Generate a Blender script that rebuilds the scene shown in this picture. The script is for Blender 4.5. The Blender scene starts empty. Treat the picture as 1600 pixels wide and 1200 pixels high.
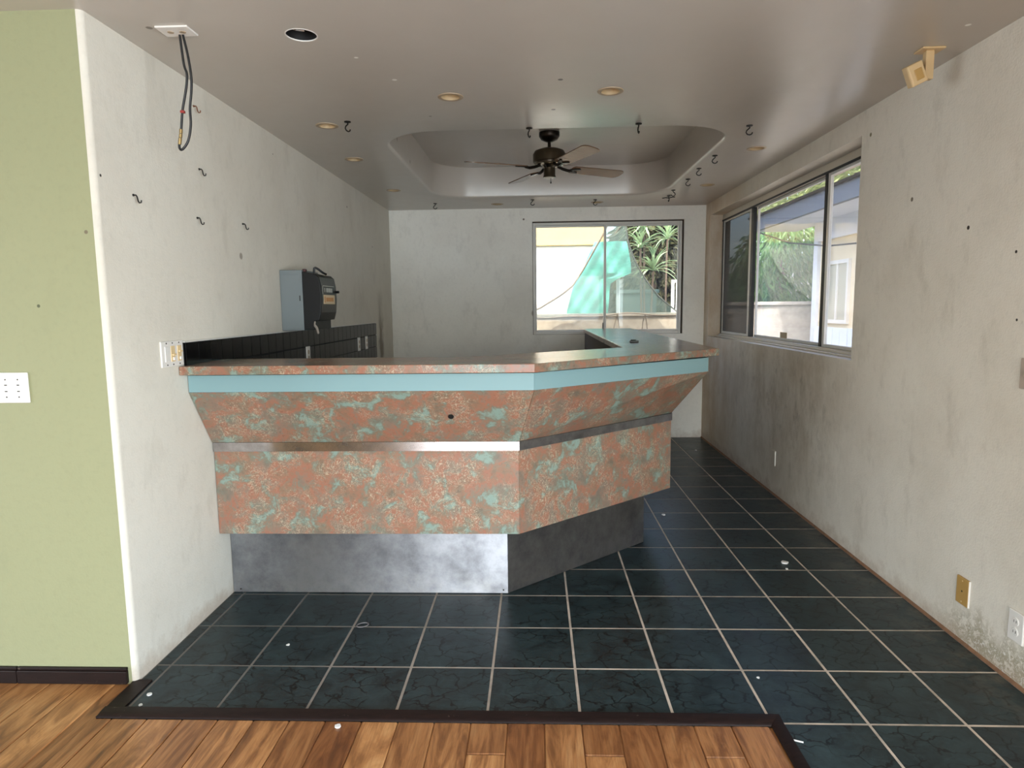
import bpy, bmesh, math, random
from mathutils import Vector, Matrix
random.seed(7)
C = bpy.context.scene.collection
PI = math.pi
# ------------------------------------------------------------------ camera, sky, sun, exposure
H = 1.4187
XL, XR, YB, ZC, YF = -1.5415, 1.774, 6.952, 2.444, 2.288
cam_d = bpy.data.cameras.new('camera'); cam = bpy.data.objects.new('camera', cam_d); C.objects.link(cam)
cam_d.sensor_fit = 'HORIZONTAL'; cam_d.sensor_width = 36; cam_d.lens = 1012.92 * 36 / 1600; cam_d.clip_start = .05
R_, U_, F_ = (0.99927578, 0.03625179, -0.01156356), (0.00720009, 0.11826244, 0.99295627), (-0.03736398, 0.99232041, -0.11791578)
mw = Matrix(((R_[0], U_[0], -F_[0], 0), (R_[1], U_[1], -F_[1], 0), (R_[2], U_[2], -F_[2], H), (0, 0, 0, 1)))
# U_ above is the up axis with its lean already in it; orthonormalise
f = Vector(F_).normalized(); r = (Vector(R_) - f * f.dot(Vector(R_))).normalized(); u = r.cross(f)
mw = Matrix(((r[0], u[0], -f[0], 0), (r[1], u[1], -f[1], 0), (r[2], u[2], -f[2], H), (0, 0, 0, 1)))
cam.matrix_world = mw
bpy.context.scene.camera = cam
sc = bpy.context.scene
sc.view_settings.view_transform = 'Standard'; sc.view_settings.look = 'None'
sc.view_settings.gamma = 1; sc.view_settings.use_curve_mapping = False
sc.view_settings.exposure = 1.98
sc.cycles.use_denoising = True
sc.cycles.max_bounces = 14; sc.cycles.diffuse_bounces = 8; sc.cycles.glossy_bounces = 4
sc.cycles.transparent_max_bounces = 16; sc.cycles.caustics_reflective = False; sc.cycles.caustics_refractive = False
sc.cycles.sample_clamp_indirect = 6
w = bpy.data.worlds.new('sky'); sc.world = w; w.use_nodes = True
nt = w.node_tree; bg = nt.nodes['Background']
sky = nt.nodes.new('ShaderNodeTexSky'); sky.sky_type = 'NISHITA'; sky.sun_disc = False
sky.sun_elevation = math.radians(52); sky.sun_rotation = math.radians(200); sky.air_density = 1.0; sky.dust_density = 4.0; sky.ozone_density = 1
nt.links.new(sky.outputs['Color'], bg.inputs['Color']); bg.inputs['Strength'].default_value = .28
sd = bpy.data.lights.new('sun', 'SUN'); sd.energy = 1.35; sd.angle = .01; sd.color = (1, .96, .88)
so = bpy.data.objects.new('sun', sd); C.objects.link(so)
so.rotation_euler = Vector((.2, .50, -.84)).to_track_quat('-Z', 'Y').to_euler()

def portal(loc, rot, sx, sy):
    l = bpy.data.lights.new('sky_portal', 'AREA'); l.shape = 'RECTANGLE'; l.size = sx; l.size_y = sy
    l.cycles.is_portal = True
    o = bpy.data.objects.new('sky_portal', l); C.objects.link(o); o.location = loc; o.rotation_euler = rot
portal((.76, YB + .1, 1.7), (-PI / 2, 0, 0), 1.6, 1.2)
portal((XR + .2, 5.24, 1.7), (0, PI / 2, 0), 1.25, 3.1)

def added_lamp(loc, rot, sx, sy, power, col):      # area lamps added outside unseen openings to brighten the room
    l = bpy.data.lights.new('added_area_lamp', 'AREA'); l.shape = 'RECTANGLE'; l.size = sx; l.size_y = sy
    l.energy = power; l.color = col
    o = bpy.data.objects.new('added_area_lamp', l); C.objects.link(o); o.location = loc; o.rotation_euler = rot
added_lamp((.03, -3.9, 1.12), (PI / 2, 0, 0), 3.4, 2.2, 49, (.78, .91, 1))  # outside the rear doorway that the steel plate mirrors
added_lamp((XR + .35, -1.1, 1.08), (0, PI / 2, 0), 2.0, 3.3, 68, (.78, .91, 1))  # added out of view on the right to brighten the left wall
added_lamp((-6.5, -1.0, 1.1), (0, -PI / 2, 0), 2.1, 4.2, 52, (.78, .91, 1))  # added out of view on the far left to lift the right wall

# ------------------------------------------------------------------ mesh helpers
class MB:
    def __init__(s): s.v = []; s.f = []
    def add(s, vs, fs):
        n = len(s.v); s.v += [tuple(p) for p in vs]; s.f += [tuple(i + n for i in q) for q in fs]; return s
    def box(s, x0, x1, y0, y1, z0, z1):
        return s.add([(x, y, z) for z in (z0, z1) for y in (y0, y1) for x in (x0, x1)],
                     [(0, 2, 3, 1), (4, 5, 7, 6), (0, 1, 5, 4), (2, 6, 7, 3), (0, 4, 6, 2), (1, 3, 7, 5)])
    def quad_slab(s, q, t):                       # outer quad (counter-clockwise seen from outside) with thickness t
        q = [Vector(p) for p in q]; n = (q[1] - q[0]).cross(q[2] - q[0]).normalized()
        b = [p - n * t for p in q]
        return s.add(q + b, [(0, 1, 2, 3), (7, 6, 5, 4)] + [(i, i + 4, (i + 1) % 4 + 4, (i + 1) % 4) for i in range(4)])
    def prism(s, poly, z0, z1):                   # poly counter-clockwise in xy
        n = len(poly)
        return s.add([(x, y, z0) for x, y in poly] + [(x, y, z1) for x, y in poly],
                     [tuple(range(n - 1, -1, -1)), tuple(range(n, 2 * n))] + [(i, (i + 1) % n, (i + 1) % n + n, i + n) for i in range(n)])
    def tube(s, pts, rad, n=8, cap=True):
        pts = [Vector(p) for p in pts]; m = len(pts)
        rr = rad if isinstance(rad, (list, tuple)) else [rad] * m
        t0 = (pts[1] - pts[0]).normalized(); a = Vector((0, 0, 1)) if abs(t0.z) < .9 else Vector((1, 0, 0))
        nx = t0.cross(a).normalized(); vs = []
        for i, p in enumerate(pts):
            t = (pts[min(i + 1, m - 1)] - pts[max(i - 1, 0)]).normalized()
            nx = (nx - t * nx.dot(t)).normalized(); ny = t.cross(nx)
            for k in range(n):
                an = 2 * PI * k / n; vs.append(p + (nx * math.cos(an) + ny * math.sin(an)) * rr[i])
        fs = [(i * n + k, i * n + (k + 1) % n, (i + 1) * n + (k + 1) % n, (i + 1) * n + k) for i in range(m - 1) for k in range(n)]
        if cap: fs += [tuple(range(n - 1, -1, -1)), tuple(range((m - 1) * n, m * n))]
        return s.add(vs, fs)
    def lathe(s, prof, n=24, c=(0, 0, 0), caps=True):   # prof: (radius, z)
        vs = []
        for (rd, z) in prof:
            for k in range(n):
                a = 2 * PI * k / n; vs.append((c[0] + rd * math.cos(a), c[1] + rd * math.sin(a), c[2] + z))
        m = len(prof)
        fs = [(i * n + k, i * n + (k + 1) % n, (i + 1) * n + (k + 1) % n, (i + 1) * n + k) for i in range(m - 1) for k in range(n)]
        if caps: fs += [tuple(range(n - 1, -1, -1)), tuple(range((m - 1) * n, m * n))]
        return s.add(vs, fs)
    def xf(s, M): s.v = [tuple(M @ Vector(p)) for p in s.v]; return s

def obj(name, mb, mat, parent=None, smooth=False, bevel=0, seg=2):
    me = bpy.data.meshes.new(name); me.from_pydata(mb.v, [], mb.f); me.validate()
    bm = bmesh.new(); bm.from_mesh(me)
    bmesh.ops.recalc_face_normals(bm, faces=bm.faces)
    if bevel:
        es = [e for e in bm.edges if len(e.link_faces) == 2 and e.calc_face_angle(0) > .5]
        bmesh.ops.bevel(bm, geom=es, offset=bevel, segments=seg, affect='EDGES', profile=.5, clamp_overlap=True)
    bm.to_mesh(me); bm.free()
    if smooth:
        me.shade_smooth()
        me.set_sharp_from_angle(angle=math.radians(38))
    if mat: me.materials.append(mat)
    o = bpy.data.objects.new(name, me); C.objects.link(o)
    if parent:
        o.parent = parent
        o.matrix_parent_inverse = parent.matrix_basis.inverted()
    return o
def struct(name, mb, mat, parent=None, **k):
    o = obj(name, mb, mat, parent, **k)
    if not parent: o['kind'] = 'structure'
    return o
def tag(o, label, cat, group=None):
    o['label'] = label; o['category'] = cat
    if group: o['group'] = group
    return o
def thing(name, loc, label, cat, group=None, rz=0):
    o = bpy.data.objects.new(name, None); C.objects.link(o); o.location = loc; o.rotation_euler = (0, 0, rz)
    o.empty_display_size = .1
    bpy.context.view_layer.update()
    return tag(o, label, cat, group)
def sempty(name):
    o = bpy.data.objects.new(name, None); C.objects.link(o); o['kind'] = 'structure'; return o
def dup(o, loc, label=None, rot=None, parent=None):
    c = o.copy(); C.objects.link(c)
    if parent is None:
        c.location = loc
        if rot is not None: c.rotation_euler = rot
        if label: c['label'] = label
    else: c.parent = parent
    for ch in o.children: dup(ch, None, parent=c)
    return c

# ------------------------------------------------------------------ material helpers
def lin(c):
    return tuple(((v / 255) / 12.92 if v / 255 <= .04045 else ((v / 255 + .055) / 1.055) ** 2.4) for v in c) + (1,)
class Mat:
    def __init__(s, name, col=(128, 128, 128), rough=.6, metal=0, spec=.5, raw=False):
        s.m = bpy.data.materials.new(name); s.m.use_nodes = True; s.t = s.m.node_tree
        s.b = s.t.nodes['Principled BSDF']; s.out = s.t.nodes['Material Output']
        s.b.inputs['Base Color'].default_value = col if raw else lin(col)
        s.b.inputs['Roughness'].default_value = rough; s.b.inputs['Metallic'].default_value = metal
        s.b.inputs['Specular IOR Level'].default_value = spec
    def n(s, typ, props=None, **ins):
        nd = s.t.nodes.new('ShaderNode' + typ)
        for k, v in (props or {}).items(): setattr(nd, k, v)
        for k, v in ins.items():
            k2 = k.replace('_', ' ')
            i = nd.inputs[int(k[1:])] if k[0] == 'i' and k[1:].isdigit() else nd.inputs[k2]
            if hasattr(v, 'node'): s.t.links.new(v, i)
            else: i.default_value = v
        return nd
    def pos(s): return s.n('NewGeometry').outputs['Position']
    def obj(s): return s.n('TexCoord').outputs['Object']
    def rnd(s): return s.n('ObjectInfo').outputs['Random']
    def mapv(s, v, scale=(1, 1, 1), loc=(0, 0, 0), rot=(0, 0, 0)):
        return s.n('Mapping', None, Vector=v, Scale=scale, Location=loc, Rotation=rot).outputs[0]
    def noise(s, v, scale=5, detail=4, rough=.55, dist=0):
        return s.n('TexNoise', None, Vector=v, Scale=scale, Detail=detail, Roughness=rough, Distortion=dist).outputs['Fac']
    def ramp(s, fac, stops, interp='LINEAR'):
        nd = s.n('ValToRGB', None, Fac=fac); cr = nd.color_ramp; cr.interpolation = interp
        while len(cr.elements) < len(stops): cr.elements.new(.5)
        for e, (p, c) in zip(cr.elements, stops):
            e.position = p; e.color = c if len(c) == 4 else lin(c)
        return nd.outputs['Color']
    def rng(s, v, a, b, c=0., d=1.):
        return s.n('MapRange', {'clamp': True}, Value=v, From_Min=a, From_Max=b, To_Min=c, To_Max=d).outputs[0]
    def mix(s, fac, a, b, mode='MIX'):
        nd = s.t.nodes.new('ShaderNodeMix'); nd.data_type = 'RGBA'; nd.blend_type = mode
        for i, v in ((0, fac), (6, a), (7, b)):
            if hasattr(v, 'node'): s.t.links.new(v, nd.inputs[i])
            else: nd.inputs[i].default_value = v
        return nd.outputs[2]
    def math(s, op, a, b=0.):
        return s.n('Math', {'operation': op}, i0=a, i1=b).outputs[0]
    def sep(s, v): return s.n('SeparateXYZ', None, Vector=v).outputs
    def bump(s, h, strength=.3, dist=.01):
        nd = s.n('Bump', None, Height=h, Strength=strength, Distance=dist)
        s.t.links.new(nd.outputs[0], s.b.inputs['Normal']); return s
    def set(s, k, v): s.t.links.new(v, s.b.inputs[k]); return s
    def spots(s, col, pts):                      # dark fixings and chips of a shape and place of their own
        P = s.pos()
        for (p, rad, c) in pts:
            d = s.n('VectorMath', {'operation': 'DISTANCE'}, i0=P, i1=p).outputs['Value']
            col = s.mix(s.rng(d, rad * .7, rad, 1, 0), col, lin(c))
        return col
def flat(name, c, rough=.5, metal=0, spec=.5): return Mat(name, c, rough, metal, spec).m

def plaster(name, base, dirt, amount=.5, stain=None, spots=(), bumpk=.25, base_dirt=True, rough=.6):
    m = Mat(name, base, rough, spec=.35); P = m.pos()
    n1 = m.noise(P, 1.6, 6, .6); n2 = m.noise(m.mapv(P, (1, 1, .45)), 7, 5, .7); n3 = m.noise(P, 38, 3, .6)
    c = m.mix(m.rng(n1, .42, .72, 0, .55 * amount), lin(base), lin(dirt))
    c = m.mix(m.rng(n2, .55, .78, 0, .5 * amount), c, lin([v * .86 for v in dirt]))
    c = m.mix(m.rng(n3, .5, .8, 0, .16), c, lin([v * .8 for v in base]))
    sm = m.noise(m.mapv(P, (1, 1, .5)), 17, 4, .75)
    c = m.mix(m.rng(sm, .68, .78, 0, .35 * amount), c, lin((96, 86, 72)))
    if stain: c = stain(m, P, c)
    if base_dirt:
        z = m.sep(P)[2]; k = m.noise(P, 9, 4, .7)
        zz = m.math('ADD', z, m.rng(k, .3, .7, -.05, .05))
        c = m.mix(m.rng(zz, .0, .09, .5, 0), c, lin((158, 134, 112)))
    if spots: c = m.spots(c, spots)
    m.set('Base Color', c)
    b = m.math('ADD', m.math('MULTIPLY', m.noise(P, 120, 2, .5), .5), m.math('MULTIPLY', n2, 1.2))
    return m.bump(b, bumpk, .006).m

# ------------------------------------------------------------------ materials
def stain_right(m, P, c):
    x, y, z = m.sep(P)[0:3]
    n = m.noise(m.mapv(P, (1, 1, .5)), 4.5, 6, .72); n2 = m.noise(m.mapv(P, (1, 1, .55)), 15, 5, .75)
    reg = m.math('MULTIPLY', m.math('MULTIPLY', m.rng(y, 3.5, 4.2, 0, 1), m.rng(y, 6.3, 5.0, .45, 1)), m.math('MULTIPLY', m.rng(z, 1.22, 1.02, 0, 1), m.rng(z, .05, .55, .25, 1)))
    c = m.mix(m.math('MULTIPLY', reg, m.rng(n, .42, .68, 0, .5)), c, lin((150, 132, 100)))
    c = m.mix(m.math('MULTIPLY', reg, m.rng(n2, .54, .76, 0, .5)), c, lin((104, 94, 76)))
    # rust-brown run-off in the far corner
    cr = m.math('MULTIPLY', m.rng(y, 5.6, 6.6, 0, 1), m.rng(n, .3, .6, .2, .65))
    c = m.mix(cr, c, lin((188, 156, 116)))
    # blown plaster by the sockets near the floor
    blow = m.math('MULTIPLY', m.rng(y, 2.85, 2.6, 0, 1), m.rng(m.math('ADD', z, m.rng(n, .3, .7, -.1, .1)), .2, .1, 0, 1))
    v = m.noise(P, 34, 4, .8, .6)
    c = m.mix(m.math('MULTIPLY', blow, m.rng(v, .42, .5, 0, .85)), c, lin((158, 148, 124)))
    c = m.mix(m.math('MULTIPLY', blow, m.rng(v, .58, .62, 0, 1)), c, lin((226, 222, 214)))
    return c
def stain_left(m, P, c):
    x, y, z = m.sep(P)[0:3]
    d = m.math('ABSOLUTE', m.math('SUBTRACT', m.math('ADD', y, m.rng(m.noise(P, 6, 4, .6), .3, .7, -.05, .05)), 6.42), 0.)
    k = m.math('MULTIPLY', m.rng(d, .02, .12, .8, 0), m.rng(z, 1.62, 1.2, 0, 1))
    return m.mix(k, c, lin((112, 96, 74)))
DK = (38, 32, 28)
M = {}
M['wall_left'] = plaster('plaster_left', (212, 207, 195), (178, 168, 152), .55, stain_left,
    [((XL, 2.32, 1.9), .006, DK), ((XL, 5.4, 2.25), .01, DK), ((XL, 3.9, 2.33), .006, (120, 112, 100)), ((XL, 3.4, 1.7), .02, (150, 142, 130)), ((XL, 6.2, 2.0), .008, DK)])
M['wall_back'] = plaster('plaster_back', (238, 236, 228), (200, 195, 186), .6, None,
    [((-.12, YB, 2.33), .012, (120, 110, 100)), ((1.62, YB, 2.36), .03, (236, 232, 226)), ((.0, YB, 1.35), .05, (160, 152, 142))])
M['wall_right'] = plaster('plaster_right', (222, 215, 202), (180, 168, 148), .7, stain_right,
    [((XR, 2.78, 1.72), .010, DK), ((XR, 2.5, 1.6), .007, DK), ((XR, 2.47, 1.35), .006, DK), ((XR, 3.2, 1.9), .012, (120, 108, 92)), ((XR, 3.62, 2.3), .012, (120, 110, 80))], .4)
M['wall_green'] = plaster('green_paint', (146, 147, 113), (134, 135, 100), .25, None, [((-1.789, YF, 1.442), .007, (80, 84, 60)), ((-1.59, YF, 1.70), .008, (110, 100, 80))], .2, False)
M['ceiling'] = Mat('ceiling_paint', (196, 184, 172), .3, spec=.8)
TX0_ = -.925
def ceil():
    m = M['ceiling']; P = m.pos(); n = m.noise(P, 2.5, 5, .6)
    c = m.mix(m.rng(n, .4, .7, 0, .2), lin((190, 183, 173)), lin((174, 165, 154)))
    x, y, z = m.sep(P)[0:3]
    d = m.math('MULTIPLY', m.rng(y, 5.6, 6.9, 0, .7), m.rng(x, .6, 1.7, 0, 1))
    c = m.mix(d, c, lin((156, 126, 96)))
    W = (244, 242, 236)
    c = m.spots(c, [((-.63, 3.05, ZC), .013, W), ((1.62, 2.62, ZC), .012, W), ((TX0_, 4.3, 2.62), .016, (120, 100, 84)), ((TX0_, 4.5, 2.55), .014, (120, 100, 84)), ((TX0_, 4.36, 2.58), .012, (120, 100, 84)), ((TX0_, 4.95, 2.5), .016, (120, 100, 84)), ((.12, 3.1, ZC), .014, DK), ((.1, 3.55, ZC), .014, DK), ((-.56, 3.62, ZC), .01, (110, 100, 90)),
                    ((-1.36, 2.46, ZC), .02, (70, 60, 50)), ((-1.40, 2.45, ZC), .014, (110, 98, 84)), ((-1.37, 2.49, ZC), .012, (90, 80, 70)), ((-.73, 2.78, ZC), .01, W)])
    m.set('Base Color', c); m.set('Roughness', m.rng(m.noise(P, 11, 3, .6), .3, .7, .29, .34))
    return m.bump(m.noise(P, 45, 2, .5), .05, .003).m
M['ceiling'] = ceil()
def tile_mat():
    m = Mat('slate_tile', (30, 40, 42), .3, spec=.26); O = m.obj(); r = m.rnd()
    off = m.n('CombineXYZ', None, X=m.math('MULTIPLY', r, 37.), Y=m.math('MULTIPLY', r, 91.), Z=0.).outputs[0]
    v = m.n('VectorMath', {'operation': 'ADD'}, i0=O, i1=off).outputs[0]
    n = m.noise(v, 9, 7, .7, .8); n2 = m.noise(m.mapv(v, (1, 2.6, 1), rot=(0, 0, .5)), 12, 6, .75, 1.2)
    c = m.mix(m.rng(n, .3, .72), lin((20, 28, 31)), lin((52, 68, 70)))
    c = m.mix(m.rng(n2, .55, .75, 0, .5), c, lin((64, 82, 84)))
    wv = m.n('TexNoise', None, Vector=v, Scale=14., Detail=3.).outputs['Color']
    pv = m.n('VectorMath', {'operation': 'ADD'}, i0=v, i1=m.n('VectorMath', {'operation': 'SCALE'}, i0=wv, Scale=.11).outputs[0]).outputs[0]
    vein = m.n('TexVoronoi', {'feature': 'DISTANCE_TO_EDGE', 'voronoi_dimensions': '2D'}, Vector=m.mapv(pv, (1, 1.5, 1), rot=(0, 0, -.5)), Scale=11.).outputs['Distance']
    vmask = m.math('MULTIPLY', m.rng(vein, .018, .065, 1, 0), m.rng(m.noise(v, 7, 2, .5), .40, .5))
    c = m.mix(m.math('MULTIPLY', vmask, .92), c, lin((5, 7, 9)))
    c = m.mix(m.rng(r, 0, 1, 0, .35), c, m.mix(1., c, lin((165, 190, 195)), 'MULTIPLY'))
    y = m.sep(m.pos())[0]                       # dusty along the right-hand wall
    dk = m.math('MULTIPLY', m.rng(y, 1.5, XR, 0, .55), m.rng(m.noise(m.pos(), 7, 5, .75), .45, .7))
    c = m.mix(dk, c, lin((120, 112, 98)))
    m.set('Base Color', c); m.set('Roughness', m.rng(n, .3, .7, .285, .42))
    return m.bump(n2, .08, .003).m
M['tile'] = tile_mat()
def grout_mat():
    m = Mat('grout', (160, 150, 138), .9); P = m.pos(); x = m.sep(P)[0]
    c = m.mix(m.rng(x, -1.2, .3), lin((104, 102, 98)), lin((206, 192, 176)))
    c = m.mix(m.rng(m.noise(P, 6, 4, .7), .4, .7, 0, .6), c, lin((110, 102, 92)))
    return m.set('Base Color', c).m
M['grout'] = grout_mat()
def wood_mat():
    m = Mat('acacia_planks', (180, 120, 66), .34, spec=.45); O = m.obj(); r = m.rnd()
    off = m.n('CombineXYZ', None, X=m.math('MULTIPLY', r, 13.), Y=m.math('MULTIPLY', r, 57.), Z=0.).outputs[0]
    v = m.n('VectorMath', {'operation': 'ADD'}, i0=O, i1=off).outputs[0]
    sv = m.mapv(v, (9, 1.3, 1)); n = m.noise(sv, 1.6, 6, .62, 1.6); g = m.noise(m.mapv(v, (60, 3, 1)), 3, 4, .6)
    c = m.ramp(n, [(.25, (92, 62, 40)), (.42, (146, 98, 58)), (.55, (186, 132, 82)), (.72, (204, 156, 104)), (.85, (140, 94, 58))])
    c = m.mix(m.rng(g, .45, .75, 0, .5), c, lin((104, 66, 36)))
    c = m.mix(m.rng(r, .1, .9, 0, .8), c, m.mix(1., c, lin((156, 128, 112)), 'MULTIPLY'))
    m.set('Base Color', c)
    return m.bump(g, .12, .002).m
M['wood'] = wood_mat()
M['under'] = flat('plank_gap', (40, 26, 16), .8)
def laminate(name, dark=1.0, rough=.34):
    m = Mat(name, (160, 120, 95), rough, spec=.4); P = m.pos(); D = lambda c: tuple(v * dark for v in c)
    wv = m.n('TexNoise', None, Vector=P, Scale=11., Detail=3.).outputs['Color']
    pv = m.n('VectorMath', {'operation': 'ADD'}, i0=P, i1=m.n('VectorMath', {'operation': 'SCALE'}, i0=wv, Scale=.09).outputs[0]).outputs[0]
    a = m.noise(pv, 9, 4, .62); b = m.noise(m.mapv(pv, loc=(3, 7, 1)), 10, 5, .68, .3); c2 = m.noise(m.mapv(pv, loc=(9, 2, 5)), 34, 3, .65, 1.6)
    e = m.noise(m.mapv(P, loc=(4, 4, 4)), 7, 3, .6); d2 = m.noise(m.mapv(pv, loc=(1, 5, 8)), 24, 4, .7, .8)
    c = m.ramp(a, [(.3, D((112, 102, 88))), (.42, D((140, 108, 88))), (.5, D((154, 104, 84))), (.56, D((138, 112, 96))), (.68, D((116, 108, 96)))])
    c = m.mix(m.rng(d2, .54, .64, 0, .55), c, lin(D((126, 120, 102))))
    c = m.mix(m.rng(b, .49, .57, 0, .75), c, lin(D((114, 122, 108))))
    c = m.mix(m.rng(b, .565, .63, 0, .75), c, lin(D((132, 158, 148))))
    sw = m.math('ABSOLUTE', m.math('SUBTRACT', c2, .5))
    c = m.mix(m.math('MULTIPLY', m.rng(sw, .004, .022, .85, 0), m.rng(e, .44, .58)), c, lin(D((190, 178, 152))))
    f2 = m.noise(P, 90, 2, .6, .6)
    c = m.mix(m.math('MULTIPLY', m.rng(f2, .62, .7, 0, .6), m.rng(e, .4, .6)), c, lin(D((200, 188, 164))))
    c = m.mix(m.rng(f2, .40, .3, 0, .35), c, lin(D((96, 74, 58))))
    m.set('Base Color', c); return m.m
M['laminate'] = laminate('copper_patina_laminate')
M['top'] = laminate('worktop_laminate', .95, rough=.235)
M['teal'] = flat('pale_teal_paint', (122, 154, 158), .5)
def steel(name, tang, c=(176, 178, 184), r=.34):
    m = Mat(name, c, r, 1.0); P = m.pos()
    m.b.inputs['Anisotropic'].default_value = .82
    tg = m.n('CombineXYZ', None, X=tang[0], Y=tang[1], Z=tang[2]).outputs[0]
    m.set('Tangent', tg)
    n = m.noise(P, 6, 6, .7); z = m.sep(P)[2]
    c2 = m.mix(m.rng(n, .38, .68), lin(c), lin([v * .78 for v in c]))
    dust = m.math('MULTIPLY', m.rng(z, .14, .0, 0, .5), m.rng(m.noise(P, 14, 5, .75), .4, .7))
    c2 = m.mix(dust, c2, lin((196, 194, 190)))
    m.set('Base Color', c2); m.set('Roughness', m.rng(n, .3, .7, r - .06, r + .08))
    return m.m
M['steel_front'] = steel('brushed_steel_front', (0, 0, 1), r=.46)
M['steel_side'] = steel('brushed_steel_side', (0, 0, 1), r=.46)
M['strip'] = steel('metal_strip', (0, 0, 1), (196, 190, 190), .22)
M['white_metal'] = flat('white_aluminium', (206, 204, 198), .4, .0)
M['alu'] = flat('bare_aluminium', (196, 188, 174), .42, .35)
M['black'] = flat('black_rubber', (14, 13, 13), .6)
def glass(name, tint=(1, 1, 1, 1), refl=1.0, haze=0.0, hazecol=(.9, .92, .95, 1)):
    m = Mat(name); t = m.t
    tr = m.n('BsdfTransparent', None, Color=tint); gl = m.n('BsdfGlossy', None, Color=(1, 1, 1, 1), Roughness=.02)
    lw = m.n('LayerWeight', None, Blend=.5).outputs['Facing']
    fr_ = m.math('ADD', m.math('MULTIPLY', m.math('POWER', lw, 5.), .5), .03)
    mx = m.n('MixShader', None, Fac=m.math('MULTIPLY', fr_, refl), i1=tr.outputs[0], i2=gl.outputs[0])
    last = mx.outputs[0]
    if haze:
        df = m.n('BsdfTranslucent', None, Color=hazecol)
        n = m.noise(m.mapv(m.pos(), (1, 1, .3)), 3.5, 5, .7)
        mx2 = m.n('MixShader', None, Fac=m.rng(n, .3, .75, haze * .5, haze), i1=last, i2=df.outputs[0]); last = mx2.outputs[0]
    t.links.new(last, m.out.inputs['Surface']); return m.m
M['glass'] = glass('clear_glass', (.96, .98, .97, 1), .45, .02)
M['glass_dusty'] = glass('dusty_glass', (.94, .96, .98, 1), .6, .09)
M['screen'] = glass('insect_screen_mesh', (.05, .05, .055, 1), .6, 0)
def screen():
    m = Mat('insect_screen', (70, 68, 66), .7, spec=.3); tr = m.n('BsdfTransparent')
    mx = m.n('MixShader', None, Fac=.82, i1=tr.outputs[0], i2=m.b.outputs[0])
    m.t.links.new(mx.outputs[0], m.out.inputs['Surface']); return m.m
M['screen'] = screen()
M['bronze'] = flat('aged_bronze', (92, 82, 66), .32, .85)
M['dark_bronze'] = flat('dark_bronze', (40, 34, 28), .3, .8)
M['nickel'] = flat('polished_nickel', (170, 160, 146), .15, 1)
def blade():
    m = Mat('blade_veneer', (120, 92, 70), .16, spec=.6); P = m.obj()
    n = m.noise(m.mapv(P, (3, 40, 1)), 2, 4, .6)
    return m.set('Base Color', m.mix(n, lin((92, 66, 48)), lin((132, 104, 80)))).m
M['blade'] = blade()
M['black_iron'] = flat('blackened_hook', (22, 18, 14), .45, .4)
M['rust'] = flat('rusty_hook', (110, 70, 46), .6, .3)
M['cable'] = flat('black_cable', (16, 15, 15), .45)
M['brass'] = flat('brass_ferrule', (150, 126, 82), .35, .7)
M['red'] = flat('red_tie', (150, 50, 44), .5)
M['ivory'] = flat('white_plastic', (226, 222, 216), .35)
M['ivory_trim'] = flat('downlight_trim', (172, 152, 126), .4)
M['baffle'] = flat('downlight_baffle', (190, 166, 128), .5)
M['lens'] = flat('frosted_lens', (228, 220, 204), .35)
M['beige'] = flat('yellowed_plastic', (206, 178, 134), .4)
M['tan'] = flat('tan_plate', (178, 142, 82), .45)
M['almond'] = flat('almond_switch', (222, 196, 150), .3)
M['screw'] = flat('dark_screw', (60, 56, 52), .4, .6)
def black_tile():
    m = Mat('black_glazed_tile', (10, 10, 11), .16, spec=.2); r = m.rnd()
    return m.set('Base Color', m.mix(r, lin((3, 3, 4)), lin((9, 9, 10)))).bump(m.noise(m.pos(), 24, 2, .5), .12, .002).m
M['black_tile'] = black_tile()
M['black_grout'] = flat('dark_grout', (26, 25, 24), .9)
def trimwood():
    m = Mat('dark_stained_wood', (40, 20, 16), .5, spec=.22); P = m.pos(); n = m.noise(m.mapv(P, (2, 14, 20)), 5, 5, .7)
    c = m.mix(m.rng(n, .3, .75), lin((20, 11, 10)), lin((36, 23, 20)))
    c = m.mix(m.rng(m.noise(P, 30, 4, .8), .66, .74, 0, .6), c, lin((120, 104, 92)))
    return m.set('Base Color', c).m
M['dark_wood'] = trimwood()
M['grey_metal'] = flat('grey_enamel', (112, 120, 122), .5)
M['black_plastic'] = flat('black_plastic', (10, 10, 11), .45, 0, .3)
M['olive'] = flat('smoked_cover', (20, 19, 15), .3, 0, .4)
M['label'] = flat('cream_label', (206, 184, 148), .5)
M['orange'] = flat('label_orange', (186, 120, 54), .5)
M['silver'] = flat('label_silver', (168, 168, 160), .4)
M['chip'] = flat('white_chip', (226, 224, 220), .7)
M['green_obj'] = flat('dark_green_plastic', (26, 34, 26), .4)
# outdoors
def rough_wall(name, a, b, sc_=3, k=.5):
    m = Mat(name, a, .85); P = m.pos(); n = m.noise(P, sc_, 6, .7)
    c = m.mix(m.rng(n, .4, .75, 0, k), lin(a), lin(b))
    return m.set('Base Color', c).bump(m.noise(P, 40, 3, .6), .2, .01).m
M['garden_wall'] = rough_wall('beige_render', (172, 160, 142), (124, 114, 100), 9, .6)
M['concrete'] = rough_wall('grey_concrete', (176, 172, 164), (120, 116, 110), 4, .8)
M['ground'] = rough_wall('concrete_ground', (176, 168, 156), (140, 132, 122))
M['white_house'] = rough_wall('white_render', (206, 202, 192), (190, 184, 170), 2, .3)
M['yellow'] = rough_wall('yellow_fascia', (192, 164, 104), (178, 148, 86), 3, .5)
M['siding'] = rough_wall('cream_siding', (214, 198, 166), (190, 174, 146), 3, .4)
M['fascia'] = flat('blue_grey_fascia', (56, 62, 72), .5)
M['soffit'] = flat('pale_blue_soffit', (196, 202, 212), .6)
M['eave_wood'] = rough_wall('pale_pink_boards', (206, 186, 174), (176, 156, 146), 3, .5)
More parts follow.
